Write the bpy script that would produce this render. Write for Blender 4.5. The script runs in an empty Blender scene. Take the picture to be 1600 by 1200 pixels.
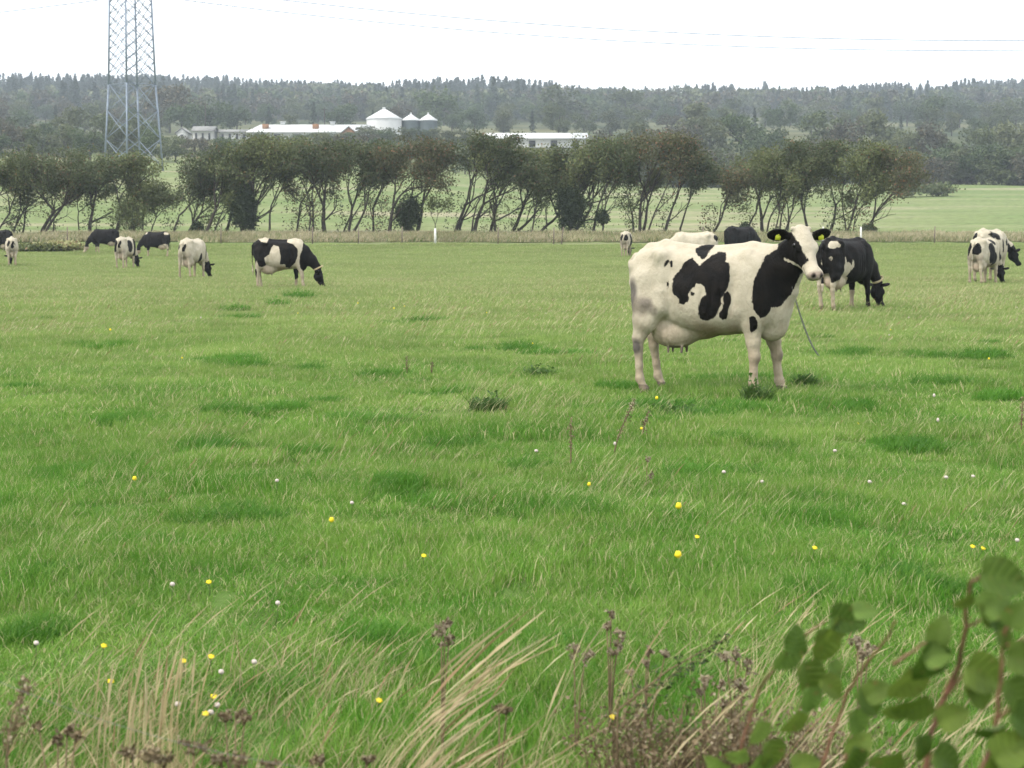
import bpy, math, random
import numpy as np
from mathutils import Vector, Matrix, Euler
R = math.radians
scene = bpy.context.scene
COL = scene.collection

# ------------------------------------------------------------------ camera
F = 2600.0            # focal length, in 1600 px wide units
EYE = 1.5
HOR = 372.0
PITCH = math.atan((600 - HOR) / F)
cam_d = bpy.data.cameras.new("camera")
cam = bpy.data.objects.new("camera", cam_d)
COL.objects.link(cam)
cam.location = (0, 0, EYE)
cam.rotation_euler = (math.pi / 2 - PITCH, 0, 0)
cam_d.sensor_width = 36.0
cam_d.lens = 36.0 * F / 1600.0
cam_d.clip_start = 0.05
cam_d.clip_end = 20000
cam_d.dof.use_dof = True
cam_d.dof.focus_distance = 14.5
cam_d.dof.aperture_fstop = 58.5 / 7.5
scene.camera = cam

# ------------------------------------------------------------------ sky, sun, exposure
SUN_EL, SUN_AZ = 52.0, 238.0        # azimuth clockwise from +y
world = bpy.data.worlds.new("World")
scene.world = world
world.use_nodes = True
nt = world.node_tree
bg = nt.nodes["Background"]
sky = nt.nodes.new("ShaderNodeTexSky")
sky.sky_type = 'NISHITA'
sky.sun_disc = False
sky.sun_elevation = R(SUN_EL)
sky.sun_rotation = R(SUN_AZ)
sky.dust_density = 4.0
tcw = nt.nodes.new("ShaderNodeTexCoord")
mpw = nt.nodes.new("ShaderNodeMapping")
mpw.inputs['Scale'].default_value = (1, 1, 3.5)
nzw = nt.nodes.new("ShaderNodeTexNoise")
nzw.inputs['Scale'].default_value = 1.6
nzw.inputs['Detail'].default_value = 4
rmw = nt.nodes.new("ShaderNodeValToRGB")       # overcast cloud deck
rmw.color_ramp.elements[0].position = 0.3
rmw.color_ramp.elements[0].color = (0.84, 0.89, 0.97, 1)
rmw.color_ramp.elements[1].position = 0.7
rmw.color_ramp.elements[1].color = (1.0, 1.0, 1.0, 1)
mlw = nt.nodes.new("ShaderNodeMix"); mlw.data_type = 'RGBA'; mlw.blend_type = 'MULTIPLY'
mlw.inputs['Factor'].default_value = 1.0
mlw.inputs['B'].default_value = (15.5, 15.5, 15.5, 1)
mxw = nt.nodes.new("ShaderNodeMix"); mxw.data_type = 'RGBA'
mxw.inputs['Factor'].default_value = 0.88
nt.links.new(tcw.outputs['Generated'], mpw.inputs['Vector'])
nt.links.new(mpw.outputs['Vector'], nzw.inputs['Vector'])
nt.links.new(nzw.outputs['Fac'], rmw.inputs['Fac'])
nt.links.new(rmw.outputs['Color'], mlw.inputs['A'])
nt.links.new(sky.outputs['Color'], mxw.inputs['A'])
nt.links.new(mlw.outputs['Result'], mxw.inputs['B'])
nt.links.new(mxw.outputs['Result'], bg.inputs['Color'])
bg.inputs['Strength'].default_value = 0.1

sun_d = bpy.data.lights.new("sun", 'SUN')
sun_d.energy = 2.3
sun_d.angle = R(16)
sun_d.color = (1.0, 0.95, 0.86)
sun = bpy.data.objects.new("sun", sun_d)
COL.objects.link(sun)
sd = Vector((math.sin(R(SUN_AZ)) * math.cos(R(SUN_EL)), math.cos(R(SUN_AZ)) * math.cos(R(SUN_EL)), math.sin(R(SUN_EL))))
sun.rotation_euler = sd.to_track_quat('Z', 'Y').to_euler()
sun.location = (-20, -20, 40)

scene.view_settings.view_transform = 'Standard'
scene.view_settings.look = 'None'
scene.view_settings.gamma = 1.0
scene.view_settings.exposure = 0.56
scene.view_settings.use_curve_mapping = False
scene.cycles.max_bounces = 6
scene.cycles.diffuse_bounces = 3
scene.cycles.glossy_bounces = 2
scene.cycles.transmission_bounces = 3
scene.cycles.volume_bounces = 0
scene.cycles.transparent_max_bounces = 8
scene.cycles.caustics_reflective = False
scene.cycles.caustics_refractive = False
scene.cycles.pixel_filter_type = 'BLACKMAN_HARRIS'
scene.cycles.filter_width = 1.5
scene.render.use_persistent_data = False

# ------------------------------------------------------------------ helpers
def tag(o, label=None, cat=None, group=None, kind=None):
    if label: o["label"] = label
    if cat: o["category"] = cat
    if group: o["group"] = group
    if kind: o["kind"] = kind
    return o

def empty(name, loc=(0, 0, 0), rz=0.0, parent=None):
    o = bpy.data.objects.new(name, None)
    o.empty_display_size = 0.2
    COL.objects.link(o)
    o.location = loc
    o.rotation_euler = (0, 0, rz)
    if parent: o.parent = parent
    return o

def make_mesh(name, V, Fs, mat=None, smooth=False, attrs=None):
    """V (n,3); Fs an (m,k) array or list of such arrays with different k."""
    me = bpy.data.meshes.new(name)
    V = np.asarray(V, dtype=np.float32)
    if not isinstance(Fs, (list, tuple)): Fs = [Fs]
    Fs = [np.asarray(f, dtype=np.int32) for f in Fs if len(f)]
    me.vertices.add(len(V))
    me.vertices.foreach_set("co", V.ravel())
    nl = sum(f.size for f in Fs); nf = sum(len(f) for f in Fs)
    me.loops.add(nl)
    me.loops.foreach_set("vertex_index", np.concatenate([f.ravel() for f in Fs]))
    me.polygons.add(nf)
    tot = np.concatenate([np.full(len(f), f.shape[1], np.int32) for f in Fs])
    st = np.zeros(nf, np.int32); st[1:] = np.cumsum(tot)[:-1]
    me.polygons.foreach_set("loop_start", st)
    me.polygons.foreach_set("loop_total", tot)
    if smooth: me.polygons.foreach_set("use_smooth", np.ones(nf, bool))
    for k, a in (attrs or {}).items():
        a = np.asarray(a, dtype=np.float32)
        if a.ndim == 1:
            at = me.attributes.new(k, 'FLOAT', 'POINT'); at.data.foreach_set("value", a)
        elif a.shape[1] == 3:
            at = me.attributes.new(k, 'FLOAT_COLOR', 'POINT')
            at.data.foreach_set("color", np.hstack([a, np.ones((len(a), 1), np.float32)]).ravel())
    me.update(calc_edges=True)
    me.validate()
    if mat: me.materials.append(mat)
    return me

def link(name, me, parent=None, loc=(0, 0, 0), rot=(0, 0, 0)):
    o = bpy.data.objects.new(name, me)
    COL.objects.link(o)
    if parent: o.parent = parent
    o.location = loc
    o.rotation_euler = rot
    return o

class MB:
    """collects boxes, tubes, cones and polygons; build() gives one mesh object"""
    def __init__(s): s.V = []; s.F = {}; s.n = 0
    def add(s, V, Fs):
        V = np.asarray(V, float)
        for f in Fs:
            s.F.setdefault(len(f), []).append([i + s.n for i in f])
        s.V.append(V); s.n += len(V)
    def box(s, c, d, rz=0.0):
        x, y, z = [q / 2 for q in d]
        P = np.array([(-x, -y, -z), (x, -y, -z), (x, y, -z), (-x, y, -z), (-x, -y, z), (x, -y, z), (x, y, z), (-x, y, z)])
        ca, sa = math.cos(rz), math.sin(rz)
        P = np.column_stack([P[:, 0] * ca - P[:, 1] * sa, P[:, 0] * sa + P[:, 1] * ca, P[:, 2]]) + np.array(c)
        s.add(P, [(0, 3, 2, 1), (4, 5, 6, 7), (0, 1, 5, 4), (1, 2, 6, 5), (2, 3, 7, 6), (3, 0, 4, 7)])
    def tube(s, pts, rad, n=6, cap=True):
        pts = np.asarray(pts, float); m = len(pts)
        rad = np.broadcast_to(np.asarray(rad, float), (m,))
        T = np.gradient(pts, axis=0)
        T /= np.linalg.norm(T, axis=1)[:, None] + 1e-12
        up = np.array([0.31, 0.17, 0.93]) if abs(T[:, 2]).mean() < 0.9 else np.array([0.9, 0.3, 0.1])
        A = np.cross(T, up); A /= np.linalg.norm(A, axis=1)[:, None] + 1e-12
        B = np.cross(T, A)
        th = np.arange(n) * 2 * math.pi / n
        P = (pts[:, None] + rad[:, None, None] * (np.cos(th)[None, :, None] * A[:, None] + np.sin(th)[None, :, None] * B[:, None])).reshape(-1, 3)
        Fs = []
        for i in range(m - 1):
            for j in range(n):
                k = (j + 1) % n
                Fs.append((i * n + j, i * n + k, (i + 1) * n + k, (i + 1) * n + j))
        if cap:
            Fs.append(tuple(range(n - 1, -1, -1))); Fs.append(tuple((m - 1) * n + j for j in range(n)))
        s.add(P, Fs)
    def bar(s, a, b, r, n=4): s.tube([a, b], r, n)
    def mesh(s, name, mat=None, smooth=False, attrs=None):
        return make_mesh(name, np.vstack(s.V), [np.array(v) for v in s.F.values()], mat, smooth, attrs)
    def build(s, name, mat=None, parent=None, smooth=False, loc=(0, 0, 0), rot=(0, 0, 0)):
        return link(name, s.mesh(name, mat, smooth), parent, loc, rot)

def vnoise(x, y, seed=0, octaves=3):
    """smooth value noise, numpy"""
    x = np.asarray(x, float); y = np.asarray(y, float)
    rs = np.random.RandomState(seed); T = rs.rand(256, 256)
    out = np.zeros(np.broadcast(x, y).shape); amp = 1.0; tot = 0
    for o in range(octaves):
        xs = x * 2 ** o + 17.3 * o; ys = y * 2 ** o + 5.1 * o
        xi = np.floor(xs).astype(int); yi = np.floor(ys).astype(int)
        fx = xs - xi; fy = ys - yi; fx = fx * fx * (3 - 2 * fx); fy = fy * fy * (3 - 2 * fy)
        g = lambda a, b: T[a & 255, b & 255]
        out = out + amp * ((g(xi, yi) * (1 - fx) + g(xi + 1, yi) * fx) * (1 - fy) + (g(xi, yi + 1) * (1 - fx) + g(xi + 1, yi + 1) * fx) * fy)
        tot += amp; amp *= 0.5
    return out / tot

# ---- terrain height: near pasture flat, bank under the tree row, rising field, wooded hills
YT = np.array([-200, 68, 80, 90, 100, 110, 118, 125, 160, 200, 260, 300, 330, 420, 600, 800, 1000], float)
def _z(y, v): return EYE + (HOR - v) / F * y
ZL = np.array([0, 0, .12, .30, .52, .95, 1.45, 1.85, _z(160, 338), _z(200, 303), _z(260, 268), _z(300, 258), _z(330, 250), _z(420, 222), _z(600, 203), _z(800, 186), _z(1000, 168)])
ZR = np.array([0, 0, .12, .30, .52, .95, 1.45, 1.85, _z(160, 342), _z(200, 324), _z(260, 303), _z(300, 293), _z(330, 286), _z(420, 226), _z(600, 205), _z(800, 188), _z(1000, 172)])
RU = np.array([-900, 0, 300, 600, 800, 1000, 1080, 1180, 1250, 1400, 1600, 2500], float)
RV = np.array([140, 143, 147, 153, 160, 167, 175, 178, 167, 155, 149, 145], float) + 14
def ground(x, y):
    x = np.asarray(x, float); y = np.asarray(y, float)
    ys = np.maximum(y, 40.0)
    u = np.clip(800 + F * x / ys, -900, 2500)
    s = np.clip((u - 500) / 500, 0, 1); s = s * s * (3 - 2 * s)
    z = np.interp(y, YT, ZL) * (1 - s) + np.interp(y, YT, ZR) * s
    zr = _z(1200.0, np.interp(u, RU, RV))
    z1000 = ZL[-1] * (1 - s) + ZR[-1] * s
    t = np.clip((y - 1000) / 200, 0, 1)
    z = np.where(y > 1000, z1000 * (1 - t) + zr * t, z)
    z = np.where(y > 1230, zr - (y - 1230) * 0.06, z)
    near = np.clip((60 - np.abs(y)) / 30, 0, 1)
    z = z + near * (0.10 * (vnoise(x * 0.9, y * 0.9, 3) - 0.5) + 0.10 * (vnoise(x * 2.6 + 9, y * 2.0, 6, 2) - 0.5)) + np.clip(1 - near, 0, 1) * 0.12 * (vnoise(x * .15, y * .15, 4) - 0.5) * (np.abs(y) > 30)
    z = z + np.clip((y - 130) / 200, 0, 1) * 1.2 * (vnoise(x * 0.03, y * 0.03, 5) - 0.5)
    return z
def P(u, v, y):
    c, s_ = math.cos(PITCH), math.sin(PITCH)
    a = (u - 800) / F; b = (600 - v) / F
    dy = c + b * s_; dz = -s_ + b * c
    return (a / dy * y, y, EYE + dz / dy * y)
YS = np.concatenate([np.arange(2.5, 60, 0.02), np.geomspace(60, 1500, 3000)])
def hit(u, v):
    """where the pasture lies in that direction"""
    x, _, _ = P(u, v, 1.0); z1 = P(u, v, 1.0)[2] - EYE
    d = EYE + z1 * YS - ground(x * YS, YS)
    k = int(np.argmax(d < 0)) if (d < 0).any() else len(YS) - 1
    y = YS[k]
    return float(x * y), float(y), float(ground(x * y, y))
def at(u, y):
    x = P(u, HOR, y)[0]
    return float(x), float(y), float(ground(x, y))

# ------------------------------------------------------------------ materials
def new_mat(name):
    m = bpy.data.materials.new(name); m.use_nodes = True
    n = m.node_tree; n.nodes.clear()
    out = n.nodes.new("ShaderNodeOutputMaterial")
    return m, n, out
def N(n, t, **kw):
    nd = n.nodes.new(t)
    for k, v in kw.items():
        if hasattr(nd, k): setattr(nd, k, v)
        else: nd.inputs[k.replace('_', ' ')].default_value = v
    return nd
def mixc(n, fac, a, b, blend='MIX'):
    m = n.nodes.new("ShaderNodeMix"); m.data_type = 'RGBA'; m.blend_type = blend
    for sock, val in (('Factor', fac), ('A', a), ('B', b)):
        i = m.inputs[sock] if sock == 'Factor' else [q for q in m.inputs if q.name == sock and q.type == 'RGBA'][0]
        if hasattr(val, 'links') or isinstance(val, bpy.types.NodeSocket): n.links.new(val, i)
        else: i.default_value = val if sock == 'Factor' else (*val, 1)
    return [q for q in m.outputs if q.type == 'RGBA'][0]
def ramp(n, src, stops):
    r = n.nodes.new("ShaderNodeValToRGB")
    el = r.color_ramp.elements
    while len(el) < len(stops): el.new(0.5)
    for e, (p, c) in zip(el, stops):
        e.position = p; e.color = (*c, 1) if len(c) == 3 else c
    n.links.new(src, r.inputs['Fac'])
    return r.outputs['Color']
def simple(name, col, rough=0.8, var=0.25, scale=8.0, spec=0.3, metal=0.0, bump=0.0):
    m, n, out = new_mat(name)
    tc = N(n, "ShaderNodeTexCoord")
    nz = N(n, "ShaderNodeTexNoise"); nz.inputs['Scale'].default_value = scale; nz.inputs['Detail'].default_value = 6
    n.links.new(tc.outputs['Object'], nz.inputs['Vector'])
    lo = tuple(c * (1 - var) for c in col); hi = tuple(min(1, c * (1 + var)) for c in col)
    c = ramp(n, nz.outputs['Fac'], [(0.3, lo), (0.7, hi)])
    b = N(n, "ShaderNodeBsdfPrincipled")
    b.inputs['Roughness'].default_value = rough
    b.inputs['Specular IOR Level'].default_value = spec
    b.inputs['Metallic'].default_value = metal
    n.links.new(c, b.inputs['Base Color'])
    if bump:
        bp = N(n, "ShaderNodeBump"); bp.inputs['Strength'].default_value = bump; bp.inputs['Distance'].default_value = 0.02
        n.links.new(nz.outputs['Fac'], bp.inputs['Height']); n.links.new(bp.outputs['Normal'], b.inputs['Normal'])
    n.links.new(b.outputs[0], out.inputs['Surface'])
    return m
def leafy(name, c0, c1, c2=None, trans=0.3, f2=0.1, nscale=0.3, patch=None, rough=0.55, ydrift=0.0):
    """leaf material: attribute 'rnd' 0..1 picks the tone, world noise drifts it"""
    m, n, out = new_mat(name)
    at_ = N(n, "ShaderNodeAttribute"); at_.attribute_name = "rnd"
    oi = N(n, "ShaderNodeObjectInfo")
    geo = N(n, "ShaderNodeNewGeometry")
    nz = N(n, "ShaderNodeTexNoise"); nz.inputs['Scale'].default_value = nscale; nz.inputs['Detail'].default_value = 3
    n.links.new(geo.outputs['Position'], nz.inputs['Vector'])
    ad = N(n, "ShaderNodeMath", operation='MULTIPLY_ADD'); ad.inputs[1].default_value = 0.6
    n.links.new(at_.outputs['Fac'], ad.inputs[0])
    n2 = N(n, "ShaderNodeMapRange"); n2.inputs['From Min'].default_value = 0.3; n2.inputs['From Max'].default_value = 0.7
    n2.inputs['To Min'].default_value = -0.15; n2.inputs['To Max'].default_value = 0.55
    nz2 = N(n, "ShaderNodeTexNoise"); nz2.inputs['Scale'].default_value = nscale * 6.5; nz2.inputs['Detail'].default_value = 3
    n.links.new(geo.outputs['Position'], nz2.inputs['Vector'])
    av = N(n, "ShaderNodeMath", operation='MULTIPLY_ADD'); av.inputs[1].default_value = .45
    hf = N(n, "ShaderNodeMath", operation='MULTIPLY'); hf.inputs[1].default_value = .55
    n.links.new(nz.outputs['Fac'], hf.inputs[0]); n.links.new(nz2.outputs['Fac'], av.inputs[0]); n.links.new(hf.outputs[0], av.inputs[2])
    n2.inputs['From Min'].default_value = .36; n2.inputs['From Max'].default_value = .64
    n.links.new(av.outputs[0], n2.inputs['Value'])
    if ydrift:      # the sward turns yellower and drier away from the ditch
        sp = N(n, "ShaderNodeSeparateXYZ"); n.links.new(geo.outputs['Position'], sp.inputs[0])
        ym = N(n, "ShaderNodeMapRange"); ym.inputs['From Min'].default_value = 10; ym.inputs['From Max'].default_value = 45; ym.inputs['To Max'].default_value = ydrift
        n.links.new(sp.outputs['Y'], ym.inputs['Value'])
        ya = N(n, "ShaderNodeMath", operation='ADD'); n.links.new(ym.outputs[0], ya.inputs[0]); n.links.new(n2.outputs['Result'], ya.inputs[1])
        n.links.new(ya.outputs[0], ad.inputs[2])
    else: n.links.new(n2.outputs['Result'], ad.inputs[2])
    c = mixc(n, 0.5, c0, c1)
    mix = c.node; n.links.new(ad.outputs[0], mix.inputs['Factor']); mix.clamp_factor = True
    if ydrift: c = mixc(n, ym.outputs[0], c, (.255, .290, .120))
    if c2 is not None:
        gt = N(n, "ShaderNodeMath", operation='GREATER_THAN'); gt.inputs[1].default_value = 1 - f2
        n.links.new(at_.outputs['Fac'], gt.inputs[0])
        c = mixc(n, gt.outputs[0], c, c2)
    hs = N(n, "ShaderNodeHueSaturation")
    mr = N(n, "ShaderNodeMapRange"); mr.inputs['To Min'].default_value = 0.86; mr.inputs['To Max'].default_value = 1.14
    n.links.new(oi.outputs['Random'], mr.inputs['Value']); n.links.new(mr.outputs['Result'], hs.inputs['Value'])
    n.links.new(c, hs.inputs['Color'])
    d = N(n, "ShaderNodeBsdfPrincipled"); d.inputs['Roughness'].default_value = rough
    d.inputs['Specular IOR Level'].default_value = 0.25
    t = N(n, "ShaderNodeBsdfTranslucent")
    mx = N(n, "ShaderNodeMixShader"); mx.inputs[0].default_value = trans
    n.links.new(hs.outputs[0], d.inputs['Base Color']); n.links.new(hs.outputs[0], t.inputs['Color'])
    n.links.new(d.outputs[0], mx.inputs[1]); n.links.new(t.outputs[0], mx.inputs[2])
    n.links.new(mx.outputs[0], out.inputs['Surface'])
    return m
# ------------------------------------------------------------------ the ground, one sheet to the horizon
def ground_material():
    m, n, out = new_mat("pasture_ground")
    geo = N(n, "ShaderNodeNewGeometry")
    sep = N(n, "ShaderNodeSeparateXYZ"); n.links.new(geo.outputs['Position'], sep.inputs[0])
    def noise(sc, det=4, stretch=None):
        z = N(n, "ShaderNodeTexNoise"); z.inputs['Scale'].default_value = sc; z.inputs['Detail'].default_value = det
        if stretch:
            mp = N(n, "ShaderNodeMapping"); mp.inputs['Scale'].default_value = stretch
            n.links.new(geo.outputs['Position'], mp.inputs['Vector']); n.links.new(mp.outputs[0], z.inputs['Vector'])
        else: n.links.new(geo.outputs['Position'], z.inputs['Vector'])
        return z.outputs['Fac']
    soil = ramp(n, noise(3), [(0.3, (0.050, 0.10, 0.018)), (0.7, (0.095, 0.15, 0.038))])
    field = ramp(n, noise(0.06, 8, (0.5, 1.6, 1)), [(0.30, (0.115, 0.165, 0.058)), (0.52, (0.165, 0.195, 0.085)), (0.66, (0.25, 0.235, 0.150))])
    fine = ramp(n, noise(1.3, 6), [(0.3, (0.7, 0.7, 0.7)), (0.7, (1.25, 1.25, 1.2))])
    field = mixc(n, 1.0, field, fine, 'MULTIPLY')
    wood = ramp(n, noise(0.02, 6), [(0.4, (0.035, 0.050, 0.022)), (0.6, (0.12, 0.12, 0.06))])
    f1 = N(n, "ShaderNodeMapRange"); f1.inputs['From Min'].default_value = 60; f1.inputs['From Max'].default_value = 130
    n.links.new(sep.outputs['Y'], f1.inputs['Value'])
    c = mixc(n, f1.outputs[0], soil, field)
    f2 = N(n, "ShaderNodeMapRange"); f2.inputs['From Min'].default_value = 310; f2.inputs['From Max'].default_value = 360
    n.links.new(sep.outputs['Y'], f2.inputs['Value'])
    c = mixc(n, f2.outputs[0], c, wood)
    b = N(n, "ShaderNodeBsdfPrincipled"); b.inputs['Roughness'].default_value = 1.0; b.inputs['Specular IOR Level'].default_value = 0.05
    n.links.new(c, b.inputs['Base Color']); n.links.new(b.outputs[0], out.inputs['Surface'])
    return m
ys = np.concatenate([np.linspace(-150, 0, 20), np.linspace(0.8, 60, 120), np.geomspace(61, 2300, 220)])
ts = np.linspace(-1, 1, 201); ts = np.sign(ts) * np.abs(ts) ** 1.3
hw = 90 + np.maximum(ys, 0) * 0.85
X = ts[None, :] * hw[:, None]; Y = np.repeat(ys[:, None], len(ts), 1)
Z = ground(X, Y)
nr, nc = X.shape
ii = (np.arange(nr - 1)[:, None] * nc + np.arange(nc - 1)[None]).ravel()
gme = make_mesh("ground", np.column_stack([X.ravel(), Y.ravel(), Z.ravel()]), np.column_stack([ii, ii + 1, ii + nc + 1, ii + nc]), ground_material(), True)
tag(link("ground", gme), "green cow pasture rising to hedged fields and wooded hills", kind="structure")

# ------------------------------------------------------------------ grass
def blades(n, size, h, hs, w, lean, seed, nseg=3, curve=0.6, disc=False, dry=0.0):
    """n tapered bent blades over a size x size patch"""
    rs = np.random.RandomState(seed)
    if disc:
        r = size / 2 * np.sqrt(rs.rand(n)); a = rs.rand(n) * 6.283
        bx, by = r * np.cos(a), r * np.sin(a)
    else:
        bx, by = (rs.rand(n) - .5) * size, (rs.rand(n) - .5) * size
    H = h * (1 + hs * (rs.rand(n) * 2 - 1)) * (0.6 + 0.4 * rs.rand(n))
    ang = rs.rand(n) * 6.283
    spread = 0.35 + 0.85 * rs.rand(n)
    lx = np.cos(ang) * spread + lean; ly = np.sin(ang) * spread
    W = w * (0.7 + 0.6 * rs.rand(n))
    fa = rs.rand(n) * math.pi
    wx, wy = np.cos(fa), np.sin(fa)
    L = nseg + 1
    V = np.zeros((n, L, 2, 3)); 
    for k in range(L):
        t = k / nseg
        px = bx + H * lx * (t * (1 - curve) + curve * t * t) * 0.8
        py = by + H * ly * (t * (1 - curve) + curve * t * t) * 0.8
        pz = H * (t - 0.25 * curve * t * t * np.hypot(lx, ly))
        ww = W * (1 - 0.92 * t ** 1.6) / 2
        for j, s_ in ((0, -1), (1, 1)):
            V[:, k, j, 0] = px + s_ * ww * wx; V[:, k, j, 1] = py + s_ * ww * wy; V[:, k, j, 2] = pz - 0.01 * (k == 0)
    rnd = np.repeat(rs.rand(n), L * 2)
    b = np.arange(n)[:, None] * (2 * L)
    Fs = np.concatenate([b + np.array([[2 * k, 2 * k + 1, 2 * k + 3, 2 * k + 2]]) for k in range(nseg)])
    return V.reshape(-1, 3), Fs, rnd

def stems(n, size, h, hs, w, lean, seed, head=0.12, headw=0.010, lv=0.5):
    """thin dry flowering stems with feathery seed heads"""
    rs = np.random.RandomState(seed)
    VV, FF, RR = [], [], []; base = 0
    for i in range(n):
        r = size / 2 * math.sqrt(rs.rand()); a = rs.rand() * 6.283
        x, y = r * math.cos(a), r * math.sin(a)
        H = h * (1 + hs * (rs.rand() * 2 - 1))
        ln = lean * (1 - lv + 2 * lv * rs.rand()); ly = (rs.rand() - .5) * .35; cv = .5 + .5 * rs.rand()
        fa = rs.rand() * math.pi; wx, wy = math.cos(fa), math.sin(fa)
        K = 7; pts = []
        for k in range(K):
            t = k / (K - 1)
            q = t * (1 - cv) + cv * t * t
            pts.append((x + H * ln * q, y + H * ly * q, H * (t - .22 * cv * t * t * abs(ln))))
        rr = rs.rand()
        for k in range(K):
            t = k / (K - 1); ww = w / 2 * (1 - .5 * t)
            if k == K - 2: ww = headw * (0.5 + rs.rand() * .5)
            if k == K - 1: ww = headw * .15
            p = pts[k]
            VV += [(p[0] - wx * ww, p[1] - wy * ww, p[2]), (p[0] + wx * ww, p[1] + wy * ww, p[2])]
            RR += [rr, rr]
        for k in range(K - 1):
            FF.append((base + 2 * k, base + 2 * k + 1, base + 2 * k + 3, base + 2 * k + 2))
        base += 2 * K
    return np.array(VV), np.array(FF), np.array(RR)

def instancer(name, src, pts, rz, scl, idx, label, tilt=None):
    """one 'stuff' object whose points carry instances of the source patches"""
    me = bpy.data.meshes.new(name)
    pts = np.asarray(pts, np.float32); n = len(pts)
    me.vertices.add(n); me.vertices.foreach_set("co", pts.ravel())
    a = me.attributes.new("rot", 'FLOAT_VECTOR', 'POINT')
    rv = np.zeros((n, 3), np.float32); rv[:, 2] = rz
    if tilt is not None: rv[:, :2] = tilt
    a.data.foreach_set("vector", rv.ravel())
    a = me.attributes.new("scl", 'FLOAT_VECTOR', 'POINT'); sv = np.asarray(scl, np.float32)
    if sv.ndim == 1: sv = np.repeat(sv[:, None], 3, 1)
    a.data.foreach_set("vector", sv.ravel())
    a = me.attributes.new("idx", 'INT', 'POINT'); a.data.foreach_set("value", np.asarray(idx, np.int32))
    o = link(name, me)
    coll = bpy.data.collections.new(name + "_sources")
    for q in src: coll.objects.link(q)
    g = bpy.data.node_groups.new(name, 'GeometryNodeTree')
    g.interface.new_socket("Geometry", in_out='INPUT', socket_type='NodeSocketGeometry')
    g.interface.new_socket("Geometry", in_out='OUTPUT', socket_type='NodeSocketGeometry')
    gi = g.nodes.new('NodeGroupInput'); go = g.nodes.new('NodeGroupOutput')
    ip = g.nodes.new('GeometryNodeInstanceOnPoints')
    ci = g.nodes.new('GeometryNodeCollectionInfo'); ci.inputs['Collection'].default_value = coll
    ci.inputs['Separate Children'].default_value = True; ci.inputs['Reset Children'].default_value = True
    def na(nm, dt):
        q = g.nodes.new('GeometryNodeInputNamedAttribute'); q.data_type = dt; q.inputs['Name'].default_value = nm
        return [s for s in q.outputs if s.enabled and s.name == 'Attribute'][0]
    er = g.nodes.new('FunctionNodeEulerToRotation')
    g.links.new(gi.outputs[0], ip.inputs['Points'])
    g.links.new(ci.outputs[0], ip.inputs['Instance'])
    ip.inputs['Pick Instance'].default_value = True
    g.links.new(na('idx', 'INT'), ip.inputs['Instance Index'])
    g.links.new(na('rot', 'FLOAT_VECTOR'), er.inputs[0]); g.links.new(er.outputs[0], ip.inputs['Rotation'])
    g.links.new(na('scl', 'FLOAT_VECTOR'), ip.inputs['Scale'])
    g.links.new(ip.outputs[0], go.inputs[0])
    md = o.modifiers.new("scatter", 'NODES'); md.node_group = g
    tag(o, label, kind="stuff")
    return o
def source(name, me): return bpy.data.objects.new(name, me)

M_grass = leafy("grass_blades", (0.055, 0.195, 0.010), (0.235, 0.355, 0.070), (0.46, 0.43, 0.22), trans=0.45, f2=0.12, nscale=0.45, ydrift=0.65)
M_lush = leafy("lush_grass", (0.040, 0.145, 0.009), (0.105, 0.250, 0.025), None, trans=0.4, nscale=1.0)
M_straw = leafy("dry_straw", (0.34, 0.27, 0.14), (0.52, 0.44, 0.27), (0.26, 0.17, 0.09), trans=0.3, f2=0.15, nscale=1.0)
M_strawgreen = leafy("half_dry_stems", (0.26, 0.27, 0.11), (0.48, 0.44, 0.25), (0.24, 0.15, 0.08), trans=0.3, f2=0.12, nscale=0.5)

def scatter_grid(y0, y1, step, jit, seed, marg=1.08, hor=0.31):
    """jittered points over the wedge of pasture in view, a little wider than the view"""
    rs = np.random.RandomState(seed); out = []
    y = y0
    while y < y1:
        w = y * hor * marg + 2.6
        xs = np.arange(-w, w, step)
        out.append(np.column_stack([xs + (rs.rand(len(xs)) - .5) * jit * step, y + (rs.rand(len(xs)) - .5) * jit * step]))
        y += step
    p = np.vstack(out)
    return np.column_stack([p, ground(p[:, 0], p[:, 1])])

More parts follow.
